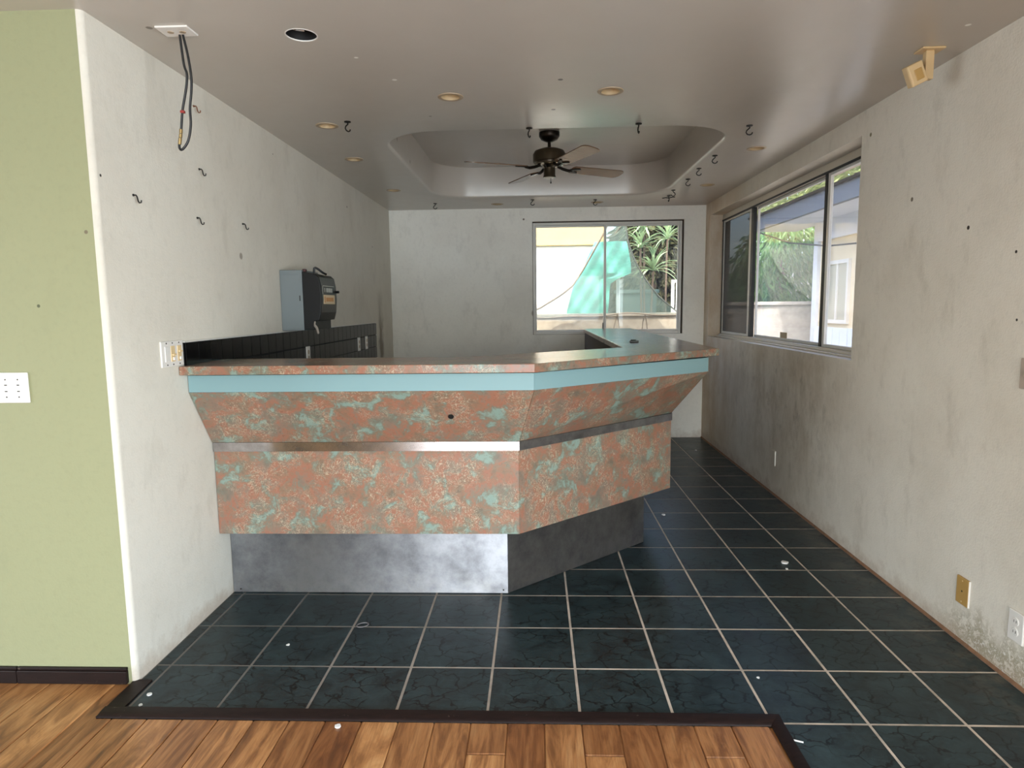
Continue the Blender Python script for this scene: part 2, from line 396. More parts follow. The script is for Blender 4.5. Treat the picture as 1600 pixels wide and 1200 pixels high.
M['roofing'] = flat('dark_roofing', (96, 92, 90), .9)
def leaf(name, a, b):
    m = Mat(name, a, .45, spec=.4); r = m.noise(m.pos(), 9, 3, .6)
    c = m.mix(m.rng(r, .3, .7), lin(a), lin(b)); m.set('Base Color', c)
    tl = m.n('BsdfTranslucent', None, Color=c)
    mx = m.n('MixShader', None, Fac=.3, i1=m.b.outputs[0], i2=tl.outputs[0])
    m.t.links.new(mx.outputs[0], m.out.inputs['Surface']); return m.m
M['mango'] = leaf('mango_leaf', (70, 116, 66), (112, 150, 84))
M['hedge'] = leaf('dark_foliage', (58, 66, 44), (96, 92, 64))
M['strap'] = leaf('strap_leaf', (120, 146, 110), (168, 188, 142))
M['debris'] = leaf('tree_top_leaf', (150, 160, 90), (106, 118, 70))
M['bark'] = flat('bark', (92, 76, 64), .9)
def tarp():
    m = Mat('teal_tarpaulin', (60, 190, 168), .5); P = m.pos()
    n = m.noise(m.mapv(P, (1, 1, 2.2), rot=(0, .7, 0)), 5, 5, .7, .8)
    c = m.mix(m.rng(n, .35, .7), lin((44, 176, 158)), lin((112, 218, 198))); m.set('Base Color', c)
    tl = m.n('BsdfTranslucent', None, Color=c)
    mx = m.n('MixShader', None, Fac=.35, i1=m.b.outputs[0], i2=tl.outputs[0])
    m.t.links.new(mx.outputs[0], m.out.inputs['Surface']); return m.m
M['tarp'] = tarp()
def mesh_cloth():
    m = Mat('sheer_shade_cloth', (82, 98, 90), .8); tr = m.n('BsdfTransparent')
    mx = m.n('MixShader', None, Fac=.6, i1=tr.outputs[0], i2=m.b.outputs[0])
    m.t.links.new(mx.outputs[0], m.out.inputs['Surface']); return m.m
M['cloth'] = mesh_cloth()
M['hem'] = flat('cloth_hem', (112, 100, 84), .8)

# ------------------------------------------------------------------ the room
T = .15
# left wall with its bullnose corner
rr = .02
poly = [(XL - T, YB + T), (XL - T, YF + T), (XL - rr, YF + T), (XL - rr, YF)]
poly += [(XL - rr + rr * math.cos(a), YF + rr + rr * math.sin(a)) for a in [(-90 + 15 * i) * PI / 180 for i in range(7)]]
poly += [(XL, YB + T)]
wl = struct('wall_left', MB().prism(poly, -.02, ZC + .02), M['wall_left'], smooth=True)
struct('wall_front', MB().box(-6.2, XL - rr, YF, YF + T, -.02, ZC + .02), M['wall_green'])
# back wall with window opening
wx0, wx1, wz0, wz1 = -.03, 1.552, 1.12, 2.305
struct('wall_back', MB().box(XL - T, wx0, YB, YB + T, -.02, ZC + .02).box(wx1, XR + .2, YB, YB + T, -.02, ZC + .02)
       .box(wx0, wx1, YB, YB + T, -.02, wz0).box(wx0, wx1, YB, YB + T, wz1, ZC + .02), M['wall_back'])
ry0, ry1, rz0, rz1, RT = 3.713, 6.775, 1.098, 2.318, .2
struct('wall_right', MB().box(XR, XR + RT, .6, ry0, -.02, ZC + .02).box(XR, XR + RT, -3.6, -2.8, -.02, ZC + .02).box(XR, XR + RT, -2.8, .6, 2.1, ZC + .02).box(XR, XR + RT, ry1, YB, -.02, ZC + .02)
       .box(XR, XR + RT, ry0, ry1, -.02, rz0).box(XR, XR + RT, ry0, ry1, rz1, ZC + .02), M['wall_right'])  # the opening at the unseen near end is added for the side lamp
# the wall behind the camera with its two door openings
struct('wall_rear', MB().box(-6.2, -1.73, -3.75, -3.6, -.02, ZC)
       .box(-6.2, XR, -3.75, -3.6, 2.25, ZC), M['wall_green'])
struct('wall_far', MB().box(-6.35, -6.2, -3.75, -3.1, -.02, ZC).box(-6.35, -6.2, 1.1, YF + T, -.02, ZC).box(-6.35, -6.2, -3.1, 1.1, 2.15, ZC), M['wall_green'])  # unseen opening added to let the far-left lamp in
# ceiling with coffer and downlight holes
def rrect(x0, x1, y0, y1, rad, n=10):
    out = []
    for cx_, cy_, a0 in ((x1 - rad, y0 + rad, -90), (x1 - rad, y1 - rad, 0), (x0 + rad, y1 - rad, 90), (x0 + rad, y0 + rad, 180)):
        for i in range(n + 1):
            a = (a0 + 90 * i / n) * PI / 180; out.append((cx_ + rad * math.cos(a), cy_ + rad * math.sin(a)))
    return out
TX0, TX1, TY0, TY1, TZ = -.925, 1.185, 3.93, 6.27, 2.722
lights = [(-1.166, 3.755), (-.409, 3.306), (.367, 3.277), (-1.247, 4.586), (-1.235, 5.79), (-.377, 6.653), (.618, 6.642), (1.47, 4.508), (1.485, 5.807)]
dead = (-.874, 2.548)
LR = .05
bm = bmesh.new()
def loop(pts, z):
    vs = [bm.verts.new((x, y, z)) for x, y in pts]
    return vs, [bm.edges.new((vs[i], vs[(i + 1) % len(vs)])) for i in range(len(vs))]
es = loop([(-6.2, -3.6), (XR, -3.6), (XR, YB), (-6.2, YB)], ZC)[1]
lip = .02
v0, e0 = loop(rrect(TX0 - lip, TX1 + lip, TY0 - lip, TY1 + lip, .4), ZC); es += e0
for (x, y) in lights + [dead]:
    rad = LR if (x, y) != dead else .058
    es += loop([(x + rad * math.cos(a * PI / 12), y + rad * math.sin(a * PI / 12)) for a in range(24)], ZC)[1]
bmesh.ops.triangle_fill(bm, use_beauty=True, edges=es)
for fc in bm.faces: fc.smooth = False
prev = v0; n_ = len(v0)
rings = [(lip * (1 - math.sin(a)), lip * (1 - math.cos(a))) for a in (PI / 6, PI / 3, PI / 2)]
for (o_, dz) in rings + [(0, TZ - ZC)]:
    cur = [bm.verts.new((x, y, ZC + dz)) for x, y in rrect(TX0 - o_, TX1 + o_, TY0 - o_, TY1 + o_, .4 - (lip - o_))]
    for i in range(n_):
        fc = bm.faces.new((prev[i], prev[(i + 1) % n_], cur[(i + 1) % n_], cur[i])); fc.smooth = True
    prev = cur
bm.faces.new(prev)
me = bpy.data.meshes.new('ceiling'); bm.normal_update(); bm.to_mesh(me); bm.free(); me.materials.append(M['ceiling'])
me.set_sharp_from_angle(angle=math.radians(38))
ce = bpy.data.objects.new('ceiling', me); C.objects.link(ce); ce['kind'] = 'structure'
struct('roof', MB().box(-6.6, 2.5, -4.2, 7.6, 2.86, 2.95).box(2.40, 2.5, -4.2, 7.6, 2.5, 2.9), M['roofing'])
struct('roof_eave', MB().box(1.975, 2.5, -4.2, 7.6, 2.47, 2.5).box(-6.6, 2.5, 7.11, 7.6, 2.5, 2.53), M['eave_wood'])

# ---------------------------------------------------------------- floor: grout bed and tiles, planks
S = .325; GX, GY = .1448, 3.0634
fl = struct('floor', MB().prism([(XL, 2.105), (.81, 2.105), (.81, .3), (XR, .3), (XR, YB), (XL, YB)], -.05, -.0012), M['grout'])
g = .0042
def tile_mesh(x0, x1, y0, y1):
    mb = MB().box(x0 + g, x1 - g, y0 + g, y1 - g, -.02, 0)
    return mb
cx0 = S / 2
full = None
def add_tile(x0, x1, y0, y1):
    global full
    xc, yc = (x0 + x1) / 2, (y0 + y1) / 2; wd, hd = x1 - x0, y1 - y0
    isfull = abs(wd - S) < 1e-4 and abs(hd - S) < 1e-4
    if isfull and full is not None:
        o = full.copy(); C.objects.link(o)
    else:
        o = obj('tile', MB().box(-wd / 2 + g, wd / 2 - g, -hd / 2 + g, hd / 2 - g, -.02, 0), M['tile'], None, bevel=.0018, seg=1)
        o.parent = fl
        if isfull: full = o
    o.location = (xc, yc, random.uniform(-.0006, .0004))
for j in range(-8, 12):
    for i in range(-6, 5):
        x0, x1 = max(GX + i * S, XL), min(GX + (i + 1) * S, XR + .002)
        y0, y1 = GY + j * S, GY + (j + 1) * S
        y1 = min(y1, YB)
        if x1 - x0 < .02 or y1 - y0 < .02: continue
        if j < -3 and i < 2: continue
        if j == -3 and i < 2: y0 = 2.122
        if j < -3 and i == 2: x0 = .828
        if j == -3 and i == 2:               # the corner tile, notched round the wooden edging
            o = obj('tile', MB().prism([(x0 + g, 2.122), (.828, 2.122), (.828, y0 + g), (x1 - g, y0 + g), (x1 - g, y1 - g), (x0 + g, y1 - g)], -.02, 0), M['tile'], fl, bevel=.0018, seg=1)
            continue
        add_tile(x0, x1, y0, y1)
fw = struct('floor_wood', MB().prism([(-6.2, -3.6), (XR, -3.6), (XR, .3), (.79, .3), (.79, 2.07), (-1.56, 2.07), (-1.56, YF), (-6.2, YF)], -.05, -.0055), M['wood'])
PW = .1265
k0 = -50
for k in range(-24, 12):
    x0 = -.36 + PW * k; x1 = x0 + PW
    top = 2.072
    if x1 < -1.565: top = YF
    elif x0 < -1.565: x0 = -1.565 if x1 - (-1.565) > .06 else x0
    if x0 > .79: continue
    x1 = min(x1, .79)
    if x1 - x0 < .02: continue
    y = top; first = True
    L0 = {1: .157, 4: .157, 7: .158}.get(k, random.uniform(.25, 1.15))
    while y > .7:
        L = L0 if first else random.uniform(.5, 1.2); first = False
        ya = max(y - L, .5)
        o = obj('plank', MB().box(-(x1 - x0) / 2 + .0014, (x1 - x0) / 2 - .0014, -(y - ya) / 2 + .0014, (y - ya) / 2 - .0014, -.012, 0), M['wood'], None, bevel=.0028, seg=1)
        o.parent = fw; o.location = ((x0 + x1) / 2, (y + ya) / 2, random.uniform(-.0012, 0)); y = ya
# dark wooden edging round the tiles
def qround(p, q, nrm, w_, h_):                 # quarter-round strip from p to q, rounded towards nrm
    p, q, nrm = Vector(p), Vector(q), Vector(nrm); prof = [(0, 0)] + [(w_ * math.cos(a), h_ * math.sin(a)) for a in [i * PI / 10 for i in range(6)]]
    vs = [b + nrm * a + Vector((0, 0, z)) for b in (p, q) for a, z in prof]; n = len(prof)
    return MB().add(vs, [tuple(range(n)), tuple(range(2 * n - 1, n - 1, -1))] + [(i, i + n, (i + 1) % n + n, (i + 1) % n) for i in range(n)])
struct('trim_1', qround((-1.555, 2.121, 0), (.83, 2.121, 0), (0, -1, 0), .05, .012), M['dark_wood'], smooth=True)
struct('trim_2', qround((.828, 2.121, 0), (.828, .35, 0), (-1, 0, 0), .042, .012), M['dark_wood'], smooth=True)
bb = MB().prism([(-1.556, 2.07), (-1.49, 2.12), (-1.49, 2.3), (-1.56, 2.3)], -.01, .006)
struct('trim_3', bb, M['dark_wood'])
for i, (a, b) in enumerate(((-1.574, -2.005), (-2.008, -3.4), (-3.403, -6.2))):
    struct('baseboard_front' if i == 0 else 'baseboard_front.%03d' % i, MB().box(b, a, YF - .016, YF + .002, 0, .052).box(b, a, YF - .011, YF + .002, .052, .064), M['dark_wood'], bevel=.003)
# a shallow, dirt-filled scotia where the right-hand wall meets the floor
struct('trim_4', MB().add([(XR, .4, 0), (XR - .009, .4, 0), (XR, .4, .012), (XR, YB, 0), (XR - .009, YB, 0), (XR, YB, .012)], [(0, 1, 2), (5, 4, 3), (0, 3, 4, 1), (1, 4, 5, 2), (2, 5, 3, 0)]),
       rough_wall('floor_edge_dirt', (132, 96, 70), (90, 70, 54), 20, .8))

# ---------------------------------------------------------------- black tiled splash-back on the left wall
sb = struct('trim_5', MB().box(XL - .001, XL + .004, 2.775, 3.145, 1.1805, 1.281).box(XL - .001, XL + .004, 3.145, 6.19, .9, 1.281), M['black_grout'])
struct('trim_6', MB().box(XL - .001, XL + .011, 2.775, 6.19, 1.281, 1.287), M['white_metal'])
bt = None
TWd, THt = .1101, .1085
for rI in range(3):
    for cI in range(31):
        yb = 2.777 + cI * TWd; zb = 1.280 - (rI + 1) * THt - (.004 if rI else 0)
        if rI and yb < 3.145: continue
        if bt is None:
            bt = obj('wall_tile', MB().box(-.004, .006, -TWd / 2 + .0018, TWd / 2 - .0018, -THt / 2 + .0018, THt / 2 - .0018), M['black_tile'], None, bevel=.001, seg=1)
            bt.parent = sb; o = bt
        else: o = bt.copy(); C.objects.link(o)
        o.location = (XL + .006, yb + TWd / 2, zb + THt / 2); o.rotation_euler = (0, random.uniform(-.006, .006), random.uniform(-.008, .008))

# ---------------------------------------------------------------- windows
def bar(mb, a, b): return mb.box(a[0], b[0], a[1], b[1], a[2], b[2])
win = sempty('window_1'); Y0 = YB + .018
fr = MB(); fx0, fx1, fz0, fz1 = -.026, 1.535, 1.122, 2.293
fw_ = .026
fr.box(fx0, fx0 + fw_, Y0, Y0 + .07, fz0, fz1).box(fx1 - fw_, fx1, Y0, Y0 + .07, fz0, fz1).box(fx0 + fw_, fx1 - fw_, Y0, Y0 + .07, fz1 - fw_, fz1).box(fx0 + fw_, fx1 - fw_, Y0, Y0 + .07, fz0, fz0 + fw_)
obj('window_frame', fr, M['white_metal'], win, bevel=.003)
gk = MB().box(fx1, wx1, Y0 + .01, Y0 + .06, wz0, wz1).box(wx0, fx1, Y0 + .01, Y0 + .06, fz1, wz1).box(wx0, fx1, Y0 + .01, Y0 + .06, wz0 - .001, fz0).box(wx0, fx0, Y0 + .01, Y0 + .06, fz0, fz1)
obj('sealant_gap', gk, flat('dark_gap', (62, 50, 42), .9), win)
def sash(win, ax, p0, p1, d0, d1, z0, z1, sw, glassm, metal, pane_name='pane', side=None):
    """ax 0: runs along x at depth y; ax 1: runs along y at depth x"""
    def bx(mb, a, b, c, d): return mb.box(a, b, d0, d1, c, d) if ax == 0 else mb.box(d0, d1, a, b, c, d)
    m = MB(); sl, sr = sw if isinstance(sw, tuple) else (sw, sw)
    bx(m, p0, p0 + sl, z0, z1); bx(m, p1 - sr, p1, z0, z1); bx(m, p0 + sl, p1 - sr, z0, z0 + .02); bx(m, p0 + sl, p1 - sr, z1 - .02, z1)
    s = obj('sash', m, metal, win, bevel=.002)
    dm = (d0 + d1) / 2; pm = MB()
    if ax == 0: pm.box(p0 + sl, p1 - sr, dm - .002, dm + .002, z0 + .02, z1 - .02)
    else: pm.box(dm - .002, dm + .002, p0 + sl, p1 - sr, z0 + .02, z1 - .02)
    obj(pane_name, pm, glassm, s); return s
sash(win, 0, fx0 + fw_, .747, Y0 + .038, Y0 + .062, fz0 + fw_, fz1 - fw_, (.012, .022), M['glass'], M['white_metal'])
sash(win, 0, .722, fx1 - fw_, Y0 + .008, Y0 + .032, fz0 + fw_, fz1 - fw_, (.026, .014), M['glass'], M['white_metal'])
obj('latch', MB().box(.712, .722, Y0 + .01, Y0 + .03, fz0 + .03, fz0 + .12), M['black'], win, bevel=.002)
# right-hand window
win2 = sempty('window_2'); X0 = XR + .122
f2 = MB(); b0, b1 = ry0 + .002, ry1 - .002
f2.box(X0, X0 + .07, b0, b0 + .02, rz0 + .002, rz1).box(X0, X0 + .07, b1 - .02, b1, rz0 + .002, rz1)
f2.box(X0, X0 + .07, b0 + .02, b1 - .02, rz0 + .002, rz0 + .032).box(X0, X0 + .07, b0 + .02, b1 - .02, rz1 - .06, rz1)
obj('window_frame', f2, M['alu'], win2, bevel=.003)
obj('sill_track', MB().box(X0 - .055, X0 - .004, b0, b1 - .05, rz0, rz0 + .012).box(X0 - .03, X0 - .02, b0, b1 - .05, rz0 + .012, rz0 + .026), M['alu'], win2, bevel=.002)
obj('track_shadow_gap', MB().box(X0 - .0035, X0 - .0005, b0, b1 - .02, rz0 + .001, rz0 + .018), M['black'], win2)
obj('weather_seal', MB().box(X0 - .006, X0 + .001, b0, b1, rz1 - .066, rz1 - .052).box(X0 - .004, X0 + .002, b1 - .03, b1 - .02, rz0 + .03, rz1 - .06), M['black'], win2)
zA, zB = rz0 + .034, rz1 - .062
sash(win2, 1, 5.90, b1 - .02, X0 + .006, X0 + .026, zA, zB, (.055, .022), M['screen'], M['white_metal'], 'screen_mesh')
sash(win2, 1, 4.46, 5.84, X0 + .036, X0 + .058, zA, zB, (.05, .012), M['glass_dusty'], M['white_metal'])
sash(win2, 1, b0 + .02, 4.40, X0 + .006, X0 + .028, zA, zB, (.012, .034), M['glass_dusty'], M['white_metal'])
obj('black_stile', MB().box(X0 + .004, X0 + .034, 5.842, 5.898, zA, zB), M['black'], win2)
obj('black_stile', MB().box(X0 + .004, X0 + .034, 4.402, 4.44, zA, zB), M['black'], win2)
obj('latch', MB().box(X0 + .03, X0 + .036, 4.468, 4.49, 1.17, 1.26), M['black'], win2, bevel=.002)
tag(obj('masking_tape', MB().box(X0 + .0445, X0 + .0465, 5.1, 5.24, zA + .004, zA + .065), flat('tan_tape', (176, 160, 132), .7)), 'square of tan tape stuck low on the middle pane of the side window', 'tape')

# ---------------------------------------------------------------- the bar
LV = dict(base=((-.148, 3.085), (.639, 3.80)), panel=((-.086, 2.98), (.787, 3.772)), strip=((-.081, 2.970), (.791, 3.762)),
          slo=((-.081, 2.967), (.787, 3.762)), shi=((-.010, 2.794), (.935, 3.545)), slab=((-.007, 2.727), (1.0, 3.58)))
bar_t = thing('bar_counter', (XL, 3.09, 0), 'fixed bar clad in copper and verdigris laminate with teal band and steel kick plates', 'bar')
def faces(lo, z0, hi, z1, i):                    # i: 0 front, 1 diagonal, 2 right-hand return
    a, b = LV[lo]; c, d = LV[hi]
    if i == 0: return [(XL + .004, a[1], z0), (a[0], a[1], z0), (c[0], c[1], z1), (XL + .004, c[1], z1)]
    if i == 1: return [(a[0], a[1], z0), (b[0], b[1], z0), (d[0], d[1], z1), (c[0], c[1], z1)]
    return [(b[0], b[1], z0), (b[0], YB - .003, z0), (d[0], YB - .003, z1), (d[0], d[1], z1)]
def clad(name, lo, z0, hi, z1, mats, t=.016, gap=.0012):
    for i in range(3):
        q = faces(lo, z0, hi, z1, i)
        if i == 1:
            e = (Vector(q[1]) - Vector(q[0])).normalized() * gap; q[0] = Vector(q[0]) + e; q[3] = Vector(q[3]) + e
        obj(name, MB().quad_slab(q, t), mats[min(i, len(mats) - 1)], bar_t)
core = [(XL + .004, 3.105), (-.155, 3.105), (.62, 3.81), (.62, YB - .004), (.52, YB - .004), (.52, 3.80), (-.31, 3.14), (XL + .004, 3.128)]
obj('carcass', MB().prism(core, 0, 1.14), flat('bar_core', (70, 60, 52), .8), bar_t)
clad('kick_plate', 'base', .002, 'base', .35, [M['steel_front'], M['steel_side'], M['steel_side']], .006)
clad('lower_panel', 'panel', .345, 'panel', .752, [M['laminate']])
clad('metal_strip', 'strip', .752, 'strip', .795, [M['strip'], M['steel_side'], M['steel_side']], .012)
clad('sloping_panel', 'slo', .797, 'shi', 1.057, [M['laminate']], .014, .003)
clad('teal_board', 'shi', 1.059, 'shi', 1.134, [M['teal']], .018, .0008)
# soffit boards under the overhangs close the box
a, b = LV['panel']; c, d = LV['base']
obj('underside_board', MB().prism([(XL + .004, a[1] + .016), (a[0], a[1] + .016), (b[0] - .016, b[1] + .005), (b[0] - .016, YB - .004), (d[0] - .02, YB - .004), (d[0] - .02, d[1] + .02), (c[0], c[1] + .02), (XL + .004, c[1] + .02)], .347, .36), M['laminate'], bar_t)
obj('screw_hole', MB().lathe([(0.013, 0), (.013, .003)], 14).xf(Matrix.Translation((-.385, 2.872, .932)) @ Matrix.Rotation(math.radians(90 + 33), 4, 'X')), M['black'], bar_t)
for (x, y) in ((-.17, 3.0795), (-1.5, 3.0795)):
    obj('screw', MB().lathe([(.004, 0), (.003, .002)], 10).xf(Matrix.Translation((x, y, .02)) @ Matrix.Rotation(PI / 2, 4, 'X')), M['screw'], bar_t)
a, b = LV['slab']
ct = MB().prism([(XL + .003, a[1]), (a[0], a[1]), b, (b[0], YB - .003), (.505, YB - .003), (.505, 3.765), (-.33, 3.155), (XL + .003, 3.14)], 1.142, 1.18)
cto = obj('countertop', ct, M['top'], None, bevel=.003)
tag(cto, 'long angled laminate worktop running over the bar to the back window', 'worktop')
tag(obj('plastic_clip', MB().box(-.028, .028, -.016, .016, 0, .012).box(-.02, .012, -.012, .012, .012, .02), M['green_obj'], None, bevel=.003), 'small dark green plastic piece lying on the worktop near the back window', 'clip').location = (.64, 4.262, 1.1802)

# ---------------------------------------------------------------- ceiling fan
FX, FY = .112, 5.09
fan = thing('ceiling_fan', (FX, FY, TZ), 'four blade bronze ceiling fan hanging in the ceiling recess', 'ceiling fan')
fc_ = (FX, FY, 0)
obj('canopy', MB().lathe([(.078, TZ), (.078, TZ - .028), (.062, TZ - .052), (.03, TZ - .066), (.02, TZ - .07)], 28, fc_), M['dark_bronze'], fan, smooth=True)
obj('downrod', MB().lathe([(.012, TZ - .06), (.012, TZ - .105), (.02, TZ - .107), (.02, TZ - .128), (.012, TZ - .13)], 16, fc_), M['dark_bronze'], fan, smooth=True)
obj('motor_housing', MB().lathe([(.03, 2.604), (.07, 2.602), (.112, 2.585), (.125, 2.562), (.125, 2.508), (.118, 2.5), (.06, 2.498)], 36, fc_), M['bronze'], fan, smooth=True)
obj('flywheel', MB().lathe([(.105, 2.498), (.105, 2.486), (.06, 2.48), (.045, 2.462)], 32, fc_), M['nickel'], fan, smooth=True)
obj('switch_housing', MB().lathe([(.044, 2.47), (.044, 2.408), (.047, 2.404), (.047, 2.392), (.04, 2.391)], 28, fc_), M['bronze'], fan, smooth=True)
obj('lens', MB().lathe([(.0395, 2.393), (.03, 2.386), (.005, 2.383)], 24, fc_), M['lens'], fan, smooth=True)
obj('pull_chain', MB().tube([(FX + .01, FY - .02, 2.4), (FX + .01, FY - .02, 2.355)], .0025, 6).lathe([(.002, .01), (.005, .004), (.005, -.004), (.002, -.008)], 8, (FX + .01, FY - .02, 2.352)), M['dark_bronze'], fan)
def blade_parts(deg):
    A = Matrix.Translation((FX, FY, 2.468)) @ Matrix.Rotation(math.radians(deg), 4, 'Z')
    Pt = A @ Matrix.Rotation(math.radians(-11.5), 4, 'X')
    r0, r1 = .19, .665; hw0, hw1 = .058, .07
    pts = []
    for (cx_, hw, s) in ((r1 - .04, hw1, 1),):
        pass
    ol = [(r0 + .015, -hw0), (r1 - .05, -hw1)] + [(r1 - .05 + .05 * math.sin(a), -hw1 + .05 - .05 * math.cos(a)) for a in [i * PI / 8 for i in range(1, 5)]]
    ol += [(x, -y) for x, y in reversed(ol)]
    ol += [(r0, hw0 - .02), (r0, -hw0 + .02)]
    b = obj('blade', MB().prism(ol, -.0035, .0035).xf(Pt), M['blade'], fan, bevel=.0012, seg=1)
    br = MB().tube([Vector((.075, 0, .012)), Vector((.12, 0, -.004)), Vector((.16, 0, -.012)), Vector((.2, 0, -.008))], [.011, .012, .012, .008], 8)
    br.prism([(.175, -.02), (.25, -.042), (.265, -.03), (.215, 0), (.265, .03), (.25, .042), (.175, .02)], -.011, -.0036)
    obj('blade_bracket', br.xf(Pt), M['dark_bronze'], b, smooth=True)
for dg in (29, 116, 202, 295): blade_parts(dg)

# ---------------------------------------------------------------- downlights
def downlight(x, y, label):
    t = thing('recessed_downlight', (x, y, ZC), label, 'downlight', 'round recessed downlights in the ceiling')
    obj('trim_ring', MB().lathe([(LR - .004, ZC + .004), (LR - .004, ZC - .002), (LR + .004, ZC - .0045), (LR + .012, ZC - .003), (LR + .0135, ZC + .0005)], 32, (x, y, 0), False), M['ivory_trim'], t, smooth=True)
    obj('baffle', MB().lathe([(LR - .0045, ZC - .001), (LR - .008, ZC + .04), (LR - .01, ZC + .075)], 28, (x, y, 0), False), M['baffle'], t, smooth=True)
    obj('bulb', MB().lathe([(LR - .0105, ZC + .075), (LR - .0105, ZC + .06), (.02, ZC + .048), (.003, ZC + .045)], 24, (x, y, 0)), M['lens'], t, smooth=True)
labs = ['first round downlight along the left wall, beside the T-shaped hook', 'cream ringed downlight in the front row, left of the ceiling fan', 'cream ringed downlight in the front row, right of the ceiling fan',
        'second tan downlight along the left wall, left of the ceiling recess', 'third and farthest downlight along the left wall', 'downlight by the back wall, left of the fan', 'downlight by the back wall above the window, right of the fan',
        'nearer downlight above the side window', 'farther downlight above the side window']
for (x, y), lb in zip(lights, labs): downlight(x, y, lb)
t = thing('open_downlight_can', (dead[0], dead[1], ZC), 'black open downlight hole without a cover near the junction box', 'downlight')
obj('can', MB().lathe([(.0575, ZC + .001), (.0575, ZC + .13), (.01, ZC + .131)], 28, (dead[0], dead[1], 0), False), M['black'], t, smooth=True)
obj('rim', MB().lathe([(.0565, ZC + .003), (.0565, ZC - .0012), (.0602, ZC - .001), (.0602, ZC + .001)], 32, (dead[0], dead[1], 0), False), M['ivory'], t)
obj('clip', MB().tube([(dead[0] - .035, dead[1] + .02, ZC + .03), (dead[0] - .02, dead[1] + .0, ZC + .02), (dead[0] - .018, dead[1] + .03, ZC + .03), (dead[0] + .0, dead[1] + .035, ZC + .03)], .003, 6), M['ivory'], t)

# ---------------------------------------------------------------- hooks
def hook_parts(t, mat, s=1.0, wall=False):
    """ceiling hook: plate, shank and J; built at the thing's own origin, hanging along -z"""
    mb = MB().lathe([(.006 * s, 0), (.006 * s, -.004 * s), (.004 * s, -.006 * s)] if wall else [(.016 * s, 0), (.016 * s, -.004 * s), (.006 * s, -.006 * s)], 12)
    o = obj('base_plate', mb, mat, t); 
    J = [(0, 0, -.004), (.002, 0, -.012), (-.012, 0, -.024), (-.016, 0, -.034), (-.01, 0, -.043), (.002, 0, -.046), (.012, 0, -.042), (.016, 0, -.034)]
    if wall: J = [(0, 0, -.001), (0, 0, -.014), (-.008, 0, -.019), (-.028, 0, -.023), (-.036, 0, -.028), (-.035, 0, -.036), (-.024, 0, -.039)]
    p = obj('hook', MB().tube([(a * s, b * s, c * s) for a, b, c in J], .0032 * s, 7), mat, t, smooth=True)
    for q in (o, p): q.matrix_parent_inverse = Matrix.Identity(4)
hk = [(543, -1.029, 3.683, 60, 'black T-shaped ceiling hook beside the first downlight of the left wall row'),
      (827, -.03, 3.892, 70, 'black T-shaped hook on the recess edge just left of the fan'),
      (998, .591, 3.849, 70, 'black T-shaped hook on the recess edge, right of the fan'),
      (1171, 1.241, 3.94, 0, 'black swan-neck hook nearest the front right corner of the recess'),
      (1117, 1.247, 4.69, 0, 'second black hook along the right edge of the recess'),
      (1092, 1.241, 5.108, 0, 'third black hook along the right edge of the recess'),
      (1075, 1.257, 5.531, 0, 'fourth black hook along the right edge of the recess'),
      (1052, 1.241, 6.029, 180, 'fifth black hook on the right edge, near the back right corner of the recess'),
      (1045, 1.263, 6.336, 90, 'black ceiling hook with a crosswise twist of wire by the back wall corner'),
      (680, -.986, 6.544, 10, 'thick black hook by the back left corner of the recess'),
      (832, -.023, 6.417, 0, 'black hook between recess and back wall, above the left end of the window'),
      (930, .585, 6.483, 0, 'black hook beside the downlight above the back window')]
proto = None
for (_, x, y, a, lb) in hk:
    if proto is None:
        proto = thing('ceiling_hook', (x, y, ZC), lb, 'hook', 'black hooks screwed into the ceiling'); hook_parts(proto, M['black_iron'], 1.15); o = proto
    else: o = dup(proto, (x, y, ZC), lb)
    o.rotation_euler = (0, 0, math.radians(a))
    if _ == 1045:
        tw = obj('wire_twist', MB().tube([(-.06, 0, -.022), (-.03, .004, -.016), (0, 0, -.02), (.03, -.004, -.014), (.058, 0, -.012)], .0045, 6), M['black_iron'], o); tw.matrix_parent_inverse = Matrix.Identity(4)
        tw.rotation_euler = (0, 0, math.radians(-90))
wh = [(2.502, 1.862, 'black wall hook nearest the green corner, lowest of the left wall hooks'), (3.02, 2.064, 'black wall hook below the hanging cable on the left wall'),
      (2.973, 1.839, 'black wall hook directly under another, left of the middle of the left wall'), (3.44, 1.870, 'black wall hook farthest from the camera on the left wall'), (3.007, 2.338, 'rusty brown hook on the left wall just behind the hanging cable')]
proto = None
for i, (y, z, lb) in enumerate(wh):
    if proto is None:
        proto = thing('wall_hook', (0, 0, 0), lb, 'hook', 'hooks screwed into the left wall')
        hook_parts(proto, M['black_iron'], .82, True); o = proto
    else:
        o = dup(proto, (0, 0, 0), lb)
    o.location = (XL, y, z)
    o.rotation_euler = (0, math.radians(-90), 0)
    if i == 4:
        for ch in o.children:
            ch.data = ch.data.copy(); ch.data.materials[0] = M['rust']

